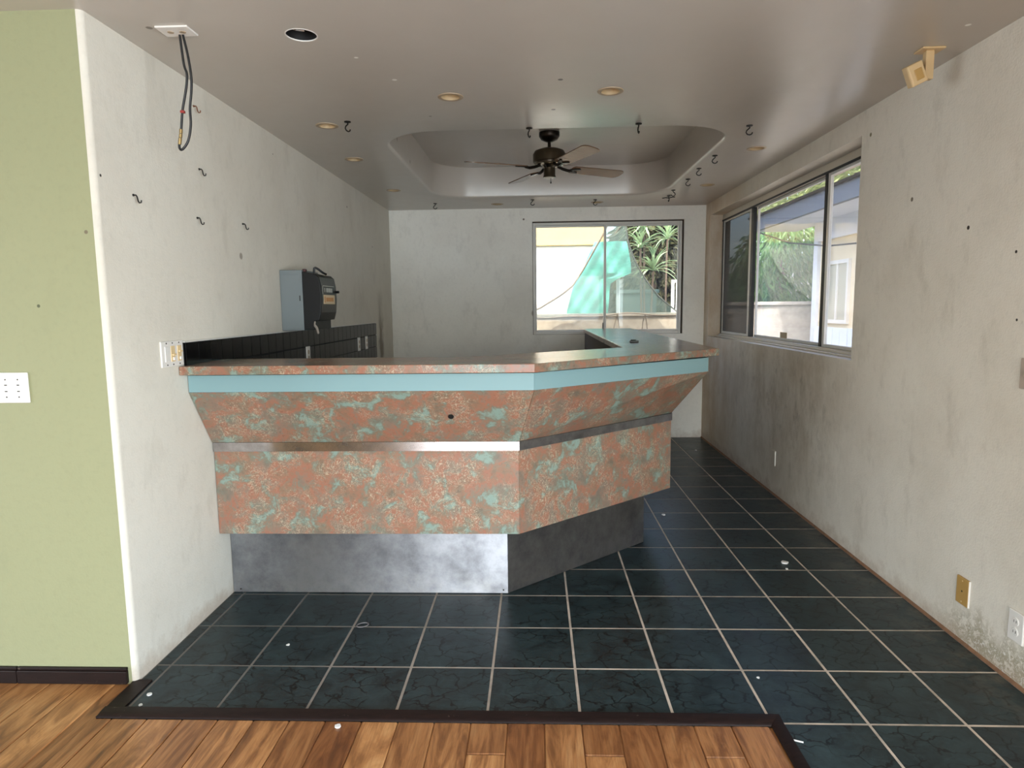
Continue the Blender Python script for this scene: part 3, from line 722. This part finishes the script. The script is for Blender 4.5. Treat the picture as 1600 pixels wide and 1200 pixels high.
# ---------------------------------------------------------------- junction box cover and the cable hanging from it
jb = thing('junction_box_cover', (-1.312, 2.474, ZC), 'white rectangular junction box cover on the ceiling above the left wall', 'junction box')
obj('cover_plate', MB().box(-1.372, -1.252, 2.432, 2.516, ZC - .007, ZC), M['ivory'], jb, bevel=.002)
for x in (-1.335, -1.29): obj('knockout', MB().lathe([(.011, ZC - .0085), (.012, ZC - .006)], 16, (x, 2.475, 0)), M['ivory_trim'], jb)
def smooth_pts(p, k=5):
    p = [Vector(q) for q in p]; out = []
    for i in range(len(p) - 1):
        a, b, c, d = p[max(i - 1, 0)], p[i], p[i + 1], p[min(i + 2, len(p) - 1)]
        for j in range(k):
            t = j / k; out.append(.5 * ((2 * b) + (c - a) * t + (2 * a - 5 * b + 4 * c - d) * t * t + (3 * b - a - 3 * c + d) * t ** 3))
    return out + [p[-1]]
cb = thing('hanging_cable', (-1.31, 2.5, ZC), 'black cable loop hanging from the white ceiling junction box', 'cable')
cp = [(-1.315, 2.5, 2.437), (-1.307, 2.5, 2.334), (-1.298, 2.5, 2.3), (-1.302, 2.5, 2.26), (-1.311, 2.5, 2.22), (-1.325, 2.5, 2.163), (-1.335, 2.5, 2.093), (-1.346, 2.5, 2.04), (-1.336, 2.5, 2.026), (-1.31, 2.5, 2.058), (-1.296, 2.5, 2.116), (-1.295, 2.5, 2.174), (-1.286, 2.5, 2.231), (-1.282, 2.5, 2.288), (-1.29, 2.5, 2.368), (-1.303, 2.5, 2.437)]
obj('cable_loop', MB().tube(smooth_pts(cp), .0046, 8), M['cable'], cb, smooth=True)
for z0, z1, xa, xb in ((2.1, 2.085, -1.3345, -1.3365), (2.083, 2.07, -1.337, -1.339), (2.068, 2.045, -1.340, -1.344)):
    obj('ferrule', MB().tube([(xa, 2.5, z0), (xb, 2.5, z1)], .0062, 10), M['brass'], cb)
obj('cable_tie', MB().box(-1.331, -1.316, 2.493, 2.507, 2.158, 2.168), M['red'], cb, bevel=.002)

# ---------------------------------------------------------------- motion sensor on the ceiling by the right-hand wall
ms = thing('motion_sensor', (1.615, 2.85, ZC), 'yellowed plastic sensor on a T-shaped bracket at the ceiling by the right wall', 'sensor')
obj('mount_plate', MB().box(1.57, 1.662, 2.815, 2.885, ZC - .008, ZC), M['beige'], ms, bevel=.003)
obj('stem', MB().box(1.597, 1.63, 2.838, 2.866, 2.325, ZC - .007), M['beige'], ms, bevel=.003)
A = Matrix.Translation((1.554, 2.84, 2.343)) @ Matrix.Rotation(math.radians(-26), 4, 'Y') @ Matrix.Rotation(math.radians(8), 4, 'X')
hd = MB().prism([(-.03, -.024), (.03, -.024), (.034, -.018), (.034, .012), (.022, .026), (-.022, .026), (-.034, .012), (-.034, -.018)], -.042, .042).xf(A)
h_ = obj('sensor_head', hd, M['beige'], ms, bevel=.004)
obj('sensor_window', MB().box(-.012, .02, -.0265, -.023, -.026, .018).xf(A), M['tan'], h_, bevel=.002)
obj('ball_joint', MB().tube([(1.575, 2.85, 2.335), (1.6, 2.852, 2.345)], [.012, .012], 10).box(1.565, 1.6, 2.852, 2.87, 2.35, 2.385), flat('dark_brown_joint', (52, 34, 26), .5), ms)

# ---------------------------------------------------------------- wall-hung dispenser over the splash-back
dp = thing('wall_dispenser', (XL, 4.05, 1.29), 'black round-fronted wall dispenser with grey metal side above the black tiles', 'dispenser')
obj('side_cabinet', MB().box(XL + .001, -1.405, 3.9, 4.2, 1.291, 1.655), M['grey_metal'], dp, bevel=.003)
dr = MB().box(XL + .01, -1.412, 3.897, 3.9, 1.3, 1.628)
d_ = obj('door', dr, M['grey_metal'], dp, bevel=.001)
obj('latch', MB().box(-1.4235, -1.4185, 3.8935, 3.8975, 1.47, 1.502), M['black'], d_)
prof = [(-1.404, 1.296), (-1.335, 1.297), (-1.335, 1.35), (-1.312, 1.352), (-1.300, 1.40), (-1.294, 1.48), (-1.297, 1.56), (-1.306, 1.61), (-1.325, 1.628), (-1.404, 1.645)]
def yprism(p, y0, y1):
    n = len(p); return MB().add([(x, y0, z) for x, z in p] + [(x, y1, z) for x, z in p], [tuple(range(n)), tuple(range(2 * n - 1, n - 1, -1))] + [(i, i + n, (i + 1) % n + n, (i + 1) % n) for i in range(n)])
obj('body', yprism(prof, 3.902, 4.2), M['black_plastic'], dp, bevel=.002)
cov = [(-1.312, 1.352), (-1.298, 1.40), (-1.2915, 1.48), (-1.2945, 1.56), (-1.304, 1.611), (-1.325, 1.63), (-1.325, 1.629), (-1.306, 1.608), (-1.298, 1.56), (-1.296, 1.48), (-1.302, 1.4), (-1.314, 1.354)]
obj('front_cover', yprism(cov, 3.915, 4.205), M['olive'], dp)
lb1 = obj('label', MB().box(-1.2945, -1.2915, 3.93, 4.15, 1.512, 1.562), flat('black_label', (26, 26, 24), .4), dp); lb1['label'] = 'dark label with a pale border and worn silver marks'
e = MB().box(-1.2915, -1.2905, 3.93, 4.15, 1.558, 1.562).box(-1.2915, -1.2905, 3.93, 3.935, 1.512, 1.562)
for (a, b) in ((3.965, 3.975), (4.0, 4.022), (4.03, 4.045), (4.052, 4.075), (4.082, 4.095), (4.1, 4.115)): e.box(-1.2915, -1.2905, a, b, 1.522, 1.548)
obj('printed_mark', e, M['silver'], lb1)
lb2 = obj('label', MB().box(-1.2935, -1.2905, 3.945, 4.16, 1.45, 1.506), M['label'], dp); lb2['label'] = 'cream label with orange brown marks'
e = MB().box(-1.2905, -1.2897, 3.958, 3.972, 1.46, 1.496)
for (a, b) in ((3.99, 4.012), (4.02, 4.04), (4.048, 4.07), (4.078, 4.098), (4.106, 4.13)): e.box(-1.2905, -1.2897, a, b, 1.466, 1.49)
obj('printed_mark', e, M['orange'], lb2)
obj('handle', MB().tube(smooth_pts([(-1.37, 4.02, 1.64), (-1.366, 4.02, 1.672), (-1.35, 4.03, 1.668), (-1.325, 4.05, 1.645), (-1.31, 4.07, 1.635)]), .007, 8), M['black_plastic'], dp, smooth=True)
obj('top_bolt', MB().box(-1.412, -1.392, 3.93, 3.96, 1.645, 1.662), flat('maroon_bolt', (70, 34, 34), .5), dp, bevel=.003)
obj('side_knob', MB().tube([(-1.295, 4.19, 1.527), (-1.27, 4.19, 1.527)], .008, 8), M['black_plastic'], dp)
obj('loose_strap', MB().tube(smooth_pts([(-1.332, 3.89, 1.345), (-1.334, 3.885, 1.325), (-1.32, 3.88, 1.305), (-1.312, 3.878, 1.27)]), [.005] * 6 + [.008] * 6 + [.007] * 3 + [.002], 6), flat('grey_strap', (150, 140, 130), .7), dp)

# ---------------------------------------------------------------- switches, sockets and plates
def plate_box(o_, u, v, n, w, h, d):
    o_, u, v, n = map(Vector, (o_, u, v, n)); M4 = Matrix(((u[0], v[0], n[0], o_[0]), (u[1], v[1], n[1], o_[1]), (u[2], v[2], n[2], o_[2]), (0, 0, 0, 1)))
    return M4
def pb(M4, a, b, c, d, e, f_): return MB().box(a, b, c, d, e, f_).xf(M4)
# three-gang plate by the end of the bar (on the left wall)
L4 = plate_box((XL, 2.682, 1.2395), (0, 1, 0), (0, 0, 1), (1, 0, 0), 0, 0, 0)
t = thing('light_switch_plate', (XL, 2.682, 1.2395), 'white three-gang switch plate with almond slide switches at the end of the worktop', 'switch')
obj('plate', pb(L4, -.083, .083, -.054, .054, 0, .008), M['ivory'], t, bevel=.003)
obj('rocker', pb(L4, -.06, -.032, -.033, .033, .007, .011), M['ivory'], t, bevel=.002)
for x, yk in ((.0, -.004), (.05, .008)):
    s = obj('slide_switch', pb(L4, x - .015, x + .015, -.033, .033, .007, .010), M['almond'], t, bevel=.001)
    obj('slider', pb(L4, x - .012, x + .012, yk - .004, yk + .004, .010, .018), M['almond'], s, bevel=.002)
    obj('toggle', pb(L4, x - .006, x + .006, -.028, -.014, .010, .016), M['ivory'], s, bevel=.002)
for x in (-.045, 0, .05):
    for z in (-.045, .045): obj('screw', MB().lathe([(.0035, .008), (.003, .0095)], 8).xf(L4 @ Matrix.Translation((x, z, 0))), M['screw'], t)
# two-gang plate on the green wall
G4 = plate_box((-1.912, YF, 1.1465), (1, 0, 0), (0, 0, 1), (0, -1, 0), 0, 0, 0)
t = thing('switch_plate', (-1.912, YF, 1.1465), 'white paint-spattered two-gang plate on the pale green wall', 'switch')
obj('plate', pb(G4, -.0605, .0605, -.056, .056, 0, .007), M['ivory'], t, bevel=.003)
for x in (-.024, .0225):
    for z, s in ((.03, .003), (-.034, .003)): obj('screw', MB().lathe([(s, .007), (s * .8, .0085)], 8).xf(G4 @ Matrix.Translation((x, z, 0))), M['screw'], t)
    obj('switch_slot', pb(G4, x - .005, x + .005, .008, .012, .0065, .0078), M['screw'], t)
    obj('switch_slot', pb(G4, x - .005, x + .005, -.015, -.011, .0065, .0078), M['screw'], t)
# on the right-hand wall
def rplate(y, z): return plate_box((XR, y, z), (0, -1, 0), (0, 0, 1), (-1, 0, 0), 0, 0, 0)
R4 = rplate(2.645, .222)
t = thing('blank_plate', (XR, 2.645, .222), 'tan blank wall plate low on the right wall, nearer the camera', 'wall plate')
obj('plate', pb(R4, -.038, .038, -.058, .058, 0, .009), M['tan'], t, bevel=.003)
obj('edge_strip', pb(R4, .0365, .0395, -.057, .057, .001, .0075), M['ivory'], t)
obj('hole', MB().lathe([(.004, .0085), (.004, .0095)], 10).xf(R4), M['black'], t)
for z in (.044, -.044): obj('screw', MB().lathe([(.0035, .0085), (.003, .0098)], 8).xf(R4 @ Matrix.Translation((0, z, 0))), M['almond'], t)
R4 = rplate(2.342, .222)
t = thing('power_outlet', (XR, 2.342, .222), 'white duplex power outlet among flaking plaster at the right frame edge', 'outlet')
obj('plate', pb(R4, -.038, .038, -.058, .058, 0, .009), M['ivory'], t, bevel=.003)
for z in (.02, -.02):
    s = obj('socket', MB().lathe([(.0165, .008), (.0165, .0105), (.015, .0112)], 18).xf(R4 @ Matrix.Translation((0, z, 0))), M['ivory'], t)
    for x in (-.006, .006): obj('slot', pb(R4, x - .0012, x + .0012, z - .004, z + .006, .011, .0116), M['black'], s)
R4 = rplate(4.825, .275)
t = thing('power_outlet', (XR, 4.825, .275), 'small white outlet plate below the side window near the floor', 'outlet')
obj('plate', pb(R4, -.036, .036, -.056, .056, 0, .006), M['wall_right'], t, bevel=.002)
obj('edge_strip', pb(R4, .0345, .040, -.055, .055, 0, .007), M['ivory'], t)
R4 = rplate(2.385, 1.157)
t = thing('light_switch', (XR, 2.385, 1.157), 'taupe switch plate cut by the right frame edge', 'switch')
obj('plate', pb(R4, -.038, .038, -.056, .056, 0, .008), flat('taupe_plate', (176, 160, 146), .5), t, bevel=.003)
obj('toggle', pb(R4, -.005, .005, -.01, .012, .008, .018), M['almond'], t, bevel=.002)
# three white sockets in the splash-back
for y, lb in ((4.29, 'white outlet in the black splash-back, nearest of three'), (5.55, 'white outlet in the black splash-back, middle one of the far pair'), (5.80, 'white outlet in the black splash-back, farthest from the camera')):
    L4 = plate_box((XL + .011, y, 1.115), (0, 1, 0), (0, 0, 1), (1, 0, 0), 0, 0, 0)
    t = thing('tile_outlet', (XL + .011, y, 1.115), lb, 'outlet', 'outlets in the black tile splash-back')
    obj('plate', pb(L4, -.034, .034, -.057, .057, 0, .007), M['ivory'], t, bevel=.002)
    for z in (.02, -.02): obj('socket', MB().lathe([(.015, .006), (.015, .0085)], 14).xf(L4 @ Matrix.Translation((0, z, 0))), M['ivory_trim'], t)

# ---------------------------------------------------------------- litter on the floor
def chip(name, x, y, s, label, seed, z=0.0):
    rn = random.Random(seed); n = 7; p = [(s * (.7 + .5 * rn.random()) * math.cos(2 * PI * i / n), s * (.7 + .5 * rn.random()) * math.sin(2 * PI * i / n)) for i in range(n)]
    o = obj(name, MB().prism(p, 0, s * .45), M['chip']); o.location = (x, y, z + .0006); tag(o, label, 'paint chip', 'white paint chips on the tile floor'); return o
chip('paint_chip', .86, 4.309, .014, 'white chip on the tiles just right of the kick plate end', 1)
chip('paint_chip', 1.36, 3.481, .018, 'largest pale chip, near the middle of the tile aisle by the right wall', 2)
chip('paint_chip', 1.34, 3.40, .008, 'tiny white chip just in front of the largest one in the aisle', 3)
chip('paint_chip', -1.446, 2.209, .010, 'white chip on the front left corner tile', 4)
chip('paint_chip', -1.064, 2.573, .007, 'white chip on the second tile row, left side', 5)
chip('paint_chip', -1.442, 2.146, .007, 'small chip by the left end of the wooden edging', 6)
chip('paint_chip', 1.56, 6.3, .012, 'white chip far down the aisle by the right wall', 7)
chip('paint_chip', .84, 2.36, .006, 'small chip on the tile in front of the wooden edging corner', 8)
tag(chip('paint_chip', -.686, 2.039, .011, 'white chip on the wooden planks in front of the edging', 9), 'white chip on the wooden planks in front of the edging', 'paint chip')
nl = MB().tube([(0, 0, .004), (.05, -.02, .004)], .0026, 8).lathe([(.005, -.001), (.005, .001)], 10, (0, 0, .005))
o = obj('white_nail', nl, M['chip']); o.location = (.808, 2.004, .001); tag(o, 'thin white nail lying on the tiles beside the edging corner', 'nail')
rg = MB().tube([(.026 * math.cos(a), .019 * math.sin(a), 0) for a in [2 * PI * i / 20 for i in range(21)]], .0026, 6, False)
o = obj('rubber_ring', rg, flat('grey_ring', (104, 100, 100), .6)); o.location = (-.79, 2.748, .003); o.rotation_euler = (0, 0, .5); tag(o, 'grey oval ring lying on the tile joint in front of the steel kick plate', 'ring')

# ---------------------------------------------------------------- outdoors
struct('ground', MB().box(-14, 14, YB + T, 24, -.35, -.15).box(XR + RT, 14, -12, YB + T, -.35, -.15).box(-14, XR + RT, -14, -3.75, -.35, -.08), M['ground'])
tag(obj('garden_wall', MB().box(-3.0, 2.75, 9.2, 9.35, -.15, 1.27).box(-3.0, 2.75, 9.17, 9.38, 1.27, 1.315), M['garden_wall'], None, bevel=.01), 'low beige rendered wall outside the back window', 'wall')
cw = thing('concrete_wall', (3.9, 10.5, -.15), 'grey concrete boundary wall under the mango tree outside the side window', 'wall')
obj('wall_body', MB().box(3.0, 4.5, 10.5, 10.65, -.15, 1.40), M['concrete'], cw, bevel=.01)
obj('wall_cap', MB().box(2.97, 4.52, 10.46, 10.69, 1.40, 1.455), M['concrete'], cw, bevel=.008)
# neighbouring white house with yellow fascia
nh = thing('neighbour_house', (-1.2, 11.5, -.15), 'sunlit white house with a yellow band outside the back window', 'house')
obj('wall', MB().box(-4, 1.1, 11.0, 14, -.15, 2.43), M['white_house'], nh)
obj('fascia_board', MB().box(-4.1, 1.13, 10.94, 14.1, 2.42, 3.1), M['yellow'], nh, bevel=.01)
obj('roof', MB().add([(-4.2, 10.9, 3.1), (1.15, 10.9, 3.1), (1.15, 14.2, 3.1), (-4.2, 14.2, 3.1), (-4.2, 12.5, 3.8), (1.15, 12.5, 3.8)], [(0, 1, 5, 4), (1, 2, 5), (2, 3, 4, 5), (3, 0, 4), (3, 2, 1, 0)]), M['roofing'], nh)
# shade cloth with curved edges
def curve_cloth():
    left = [(-.12, 1.33), (.008, 1.372), (.291, 1.54), (.484, 1.668), (.658, 1.925), (.80, 2.18), (.942, 2.434), (1.002, 2.56), (1.07, 2.74)]
    right = [(2.0, 1.30), (1.934, 1.32), (1.687, 1.523), (1.55, 1.69), (1.422, 1.872), (1.33, 2.06), (1.254, 2.259), (1.208, 2.557), (1.17, 2.74)]
    return left, right
lf, rt = curve_cloth()
def cloth_edge(p, z):
    for (a, b) in zip(p, p[1:]):
        if a[1] <= z <= b[1]: return a[0] + (b[0] - a[0]) * (z - a[1]) / (b[1] - a[1])
    return p[-1][0] if z > p[-1][1] else p[0][0]
zs = [1.29, 1.335, 1.40, 1.47, 1.54, 1.61, 1.70, 1.8, 1.9, 2.0, 2.1, 2.2, 2.3, 2.4, 2.5, 2.6, 2.74]
mb = MB(); NW = 26; rows = []
for ri, z in enumerate(zs):
    a, b = cloth_edge(lf, z), cloth_edge(rt, z); rw = []
    for k in range(NW):
        u_ = k / (NW - 1); x = a + (b - a) * u_
        zz = z - (.02 * math.sin(u_ * 7) + .012 * math.sin(u_ * 17) if ri == 0 else 0)
        mb.v.append((x, 8.95 + .03 * math.sin(x * 9 + z * 4) * (1.2 - u_), zz)); rw.append(len(mb.v) - 1)
    rows.append(rw)
for a, b in zip(rows, rows[1:]):
    for k in range(NW - 1): mb.f.append((a[k], a[k + 1], b[k + 1], b[k]))
sh = thing('shade_cloth', (1.0, 8.95, 1.3), 'sheer grey shade cloth with concave edges hung outside the back window', 'shade cloth')
cl = obj('cloth', mb, M['cloth'], sh, smooth=True)
obj('hem', MB().tube([mb.v[i] for i in rows[0]], .011, 6), M['hem'], sh)
obj('hem', MB().tube([mb.v[rw[0]] for rw in rows], .014, 6), M['hem'], sh)
obj('hem', MB().tube([mb.v[rw[-1]] for rw in rows], .011, 6), flat('dark_hem', (70, 74, 68), .8), sh)
obj('cord', MB().tube([(1.17, 8.95, 2.5), (1.0, 8.97, 2.3)], .004, 5), M['hem'], sh)
for x, lx in ((1.12, -.07), (1.5, -.05)):
    obj('support_leg', MB().tube([(x, 9.0, 1.3), (x - .03, 9.0, 1.2), (x + lx, 9.02, .95), (x + lx - .02, 9.03, -.15)], .009, 6).tube([(x, 9.0, 1.3), (x + .02, 9.0, 1.18), (x + .05, 9.02, .95), (x + .06, 9.03, -.15)], .009, 6), M['hem'], sh)
# teal tarpaulin behind it
def tarp_mesh():
    mb = MB(); NX, NZ = 24, 34
    def left(z): return cloth_edge([(.40, -.2), (.46, 1.36), (.54, 1.68), (.70, 2.0), (.86, 2.33), (.87, 2.36)], z)
    def right(z): return cloth_edge([(1.0, -.2), (1.06, 1.36), (1.1, 1.78), (1.4, 1.88), (1.37, 2.1), (1.32, 2.36)], z)
    for i in range(NZ):
        z = -.15 + (2.345 + .15) * i / (NZ - 1)
        for k in range(NX):
            u_ = k / (NX - 1); x = left(z) + (right(z) - left(z)) * u_
            mb.v.append((x, 9.62 + .035 * math.sin(x * 14 + z * 11) + .02 * math.sin(x * 31 - z * 19), z))
    for i in range(NZ - 1):
        for k in range(NX - 1): mb.f.append((i * NX + k, i * NX + k + 1, (i + 1) * NX + k + 1, (i + 1) * NX + k))
    return mb
tag(obj('tarpaulin', tarp_mesh(), M['tarp'], None, smooth=True), 'wrinkled teal tarpaulin hanging behind the shade cloth', 'tarpaulin')
tag(obj('white_post', MB().box(1.20, 1.25, 9.75, 9.8, -.15, 1.84).box(1.14, 1.31, 9.7, 9.85, 1.84, 1.88), flat('painted_post', (196, 206, 210), .5), None, bevel=.005), 'slim white post behind the shade cloth', 'post')
tag(obj('shed', MB().box(1.36, 2.0, 10.9, 11.2, -.15, 1.62).box(1.33, 2.04, 10.86, 11.24, 1.62, 1.68), flat('grey_teal_shed', (66, 86, 82), .8), None, bevel=.01), 'grey-green low shed behind the shade cloth', 'shed')

def crown(n, cen, rad, L, W, rn, droop=.5, shell=.55):
    v, fs = [], []
    for _ in range(n):
        while True:
            p = Vector((rn.uniform(-1, 1), rn.uniform(-1, 1), rn.uniform(-1, 1)))
            if shell < p.length < 1: break
        q = Vector((cen[0] + p.x * rad[0], cen[1] + p.y * rad[1], cen[2] + p.z * rad[2]))
        d = Vector((p.x + rn.uniform(-.6, .6), p.y + rn.uniform(-.6, .6), -droop + rn.uniform(-.5, .4))).normalized()
        s = d.cross(Vector((rn.uniform(-1, 1), rn.uniform(-1, 1), rn.uniform(.2, 1)))).normalized(); nn = s.cross(d)
        l, w_ = L * rn.uniform(.7, 1.2), W * rn.uniform(.8, 1.2); b = len(v)
        v += [q, q + d * l * .45 + s * w_ - nn * w_ * .4, q + d * l * .45 - s * w_ - nn * w_ * .4, q + d * l, q + d * l * .45]
        fs += [(b, b + 1, b + 4), (b, b + 4, b + 2), (b + 1, b + 3, b + 4), (b + 4, b + 3, b + 2)]
    m = MB(); m.v = [tuple(p) for p in v]; m.f = fs; return m
def foliage(name, mb, mat, parent):
    me = bpy.data.meshes.new(name); me.from_pydata(mb.v, [], mb.f); me.materials.append(mat)
    o = bpy.data.objects.new(name, me); C.objects.link(o); o.parent = parent; o.matrix_parent_inverse = parent.matrix_basis.inverted(); o['kind'] = 'stuff'; return o
rn = random.Random(3)
mt = thing('mango_tree', (4.5, 12.2, -.15), 'leafy green mango tree behind the concrete wall outside the side window', 'tree')
obj('trunk', MB().tube(smooth_pts([(4.5, 12.2, -.15), (4.45, 12.2, .8), (4.55, 12.25, 1.6), (4.4, 12.2, 2.2)]), [.12] * 8 + [.09] * 8, 10), M['bark'], mt, smooth=True)
m_ = crown(2600, (4.45, 12.1, 2.0), (.9, .75, .95), .2, .024, rn, 1.0, .3)
m2 = crown(1200, (4.9, 12.4, 2.6), (.8, .7, .6), .2, .024, rn, 1.0, .3); m_.add(m2.v, m2.f)
m2 = crown(900, (4.0, 12.0, 1.75), (.5, .6, .5), .19, .024, rn, 1.0, .2); m_.add(m2.v, m2.f)
foliage('foliage', m_, M['mango'], mt)
hb = thing('dark_hedge', (2.3, 12.4, -.15), 'dark brownish green shrubbery behind the strap-leaved plants', 'shrub')
obj('stem', MB().tube(smooth_pts([(2.1, 12.0, -.15), (2.12, 12.0, 1.4), (2.2, 12.1, 2.3), (2.3, 12.1, 3.2)]), [.06] * 16, 8), M['bark'], hb, smooth=True)
foliage('foliage', crown(8000, (2.3, 12.35, 1.9), (.9, .4, 1.75), .26, .04, rn, .5, .05), M['hedge'], hb)
tag(obj('pale_outbuilding', MB().box(2.35, 3.6, 13.2, 15, -.15, 2.35).add([(2.25, 13.1, 2.35), (3.7, 13.1, 2.35), (3.7, 15.1, 2.35), (2.25, 15.1, 2.35), (2.98, 13.1, 2.8), (2.98, 15.1, 2.8)], [(0, 1, 4), (2, 3, 5), (0, 4, 5, 3), (1, 2, 5, 4), (0, 3, 2, 1)]), flat('pale_blue_grey', (190, 198, 204), .8)), 'pale blue-grey outbuilding seen past the plants at the right of the back window', 'outbuilding')
gt = thing('white_gate', (2.12, 10.0, -.15), 'small white gate at the right edge of the back window view', 'gate')
obj('gate_frame', MB().box(2.06, 2.1, 10, 10.04, -.15, 1.8).box(2.32, 2.36, 10, 10.04, -.15, 1.8).box(2.1, 2.32, 10, 10.04, 1.76, 1.8).box(2.1, 2.32, 10, 10.04, 1.3, 1.36), flat('gate_white', (236, 234, 228), .5), gt)
for k in range(3): obj('picket', MB().box(2.13 + .07 * k, 2.16 + .07 * k, 10.005, 10.03, -.1, 1.77), flat('gate_white_%s' % 'abc'[k], (232, 230, 224), .5), gt)
# strap-leaved plants: every leaf a piece of its own
lm = MB(); NL = 7
for i in range(NL):
    t_ = i / (NL - 1); wd = .021 * math.sin(PI * min(.97, .16 + t_ * .84)) ** .7
    x = .44 * t_; z = .20 * t_ - .24 * t_ * t_
    lm.v += [(x, -wd, z + .006), (x, 0, z), (x, wd, z + .006)]
for i in range(NL - 1):
    for k in range(2): lm.f.append((i * 3 + k, i * 3 + k + 1, i * 3 + k + 4, i * 3 + k + 3))
leaf0 = None
ros = [(1.70, 10.4, 2.60, 1.0), (1.63, 10.3, 2.30, .85), (1.86, 10.45, 1.96, 1.05)]
pl1 = thing('strap_leaf_plant', (1.78, 10.45, -.15), 'clump of three starburst rosettes of strap leaves outside the back window', 'plant')
pl2 = thing('strap_leaf_plant', (2.2, 11.2, -.15), 'farther strap-leaved plant near the top right of the back window', 'plant')
for (t, (x, y, z, s)) in [(pl1, q) for q in ros] + [(pl2, (2.22, 11.2, 2.52, .95))]:
    t0 = t.location
    obj('stem', MB().tube(smooth_pts([(t0.x + (x - t0.x) * .3, t0.y + (y - t0.y) * .3, -.15), (t0.x + (x - t0.x) * .6, t0.y + .03, z * .5), (x, y, z)], 4), .016, 7), M['bark'], t, smooth=True)
    for k in range(30):
        if leaf0 is None:
            leaf0 = obj('leaf', lm, M['strap'], None, smooth=True); o = leaf0
        else: o = leaf0.copy(); C.objects.link(o)
        o.parent = t; o.location = (x - t0.x, y - t0.y, z + .15)
        o.rotation_euler = (0, math.radians(rn.uniform(-80, 25)), rn.uniform(0, 2 * PI)); sc_ = s * rn.uniform(.75, 1.1); o.scale = (sc_, sc_, sc_)
# the house beyond the side window
sh2 = thing('side_house', (4.6, 7, -.15), 'cream house with blue-grey fascia and white-trimmed window outside the side window', 'house')
obj('wall', MB().box(4.2, 8, 1.0, 9.95, 1.06, 2.62), M['siding'], sh2)
for k in range(40):
    y = 9.94 - .22 * k
    obj('skirt_board', MB().box(4.16, 4.2, y - .21, y, -.15, 1.08), flat('pale_blue_board', (204, 212, 222), .7) if k == 0 else bpy.data.materials['pale_blue_board'], sh2)
obj('corner_post', MB().box(4.15, 4.25, 9.86, 10.0, -.15, 2.62), M['soffit'], sh2, bevel=.005)
obj('frieze_board', MB().box(4.14, 4.2, 1.0, 9.95, 2.32, 2.6), M['soffit'], sh2)
obj('fascia_board', MB().box(3.56, 3.62, .8, 11.1, 2.59, 2.80), M['fascia'], sh2)
obj('drip_edge', MB().box(3.52, 3.64, .8, 11.1, 2.80, 2.83), M['white_metal'], sh2)
obj('soffit', MB().box(3.62, 4.3, .8, 11.1, 2.60, 2.63), M['soffit'], sh2)
obj('gable_rake', MB().add([(3.56, 11.05, 2.6), (3.56, 11.1, 2.6), (8.0, 11.1, 4.3), (8.0, 11.05, 4.3), (3.56, 11.05, 2.8), (3.56, 11.1, 2.8), (8.0, 11.1, 4.5), (8.0, 11.05, 4.5)], [(0, 1, 2, 3), (4, 7, 6, 5), (0, 3, 7, 4), (1, 5, 6, 2), (0, 4, 5, 1), (2, 6, 7, 3)]), M['soffit'], sh2)
obj('roof', MB().add([(3.52, .8, 2.83), (3.52, 11.1, 2.83), (8, 11.1, 4.5), (8, .8, 4.5), (3.52, .8, 2.80), (3.52, 11.1, 2.80), (8, 11.1, 2.80), (8, .8, 2.80)], [(0, 1, 2, 3), (7, 6, 5, 4), (0, 4, 5, 1), (1, 5, 6, 2), (2, 6, 7, 3), (3, 7, 4, 0)]), M['roofing'], sh2)
wf = MB(); y0, y1, z0, z1 = 8.95, 9.55, 1.19, 1.96
wf.box(4.16, 4.2, y0 - .05, y0, z0 - .05, z1 + .05).box(4.16, 4.2, y1, y1 + .05, z0 - .05, z1 + .05).box(4.16, 4.2, y0, y1, z1, z1 + .05).box(4.16, 4.2, y0, y1, z0 - .05, z0).box(4.17, 4.2, (y0 + y1) / 2 - .02, (y0 + y1) / 2 + .02, z0, z1)
hw = obj('window', wf, M['white_metal'], sh2)
obj('pane', MB().box(4.185, 4.195, y0, y1, z0, z1), flat('louvre_glass', (170, 168, 150), .3), hw)
obj('sagging_cable', MB().tube([(3.66, 11.05, 2.6), (3.8, 10.0, 2.32), (4.0, 9.2, 2.2), (4.14, 8.2, 2.16), (4.14, 7.6, 2.2)], .012, 6), M['cable'], sh2)
tt = thing('tree_beyond_roof', (5.6, 9, 2), 'pale green tree tops showing over the roof of the cream house', 'tree')
obj('trunk', MB().tube([(6.4, 13.5, -.15), (6.5, 13.6, 4.0)], .12, 8), M['bark'], tt)
foliage('foliage', crown(3600, (6.6, 14.5, 4.1), (.9, 5.0, .6), .22, .045, rn, .4, .1), M['debris'], tt)
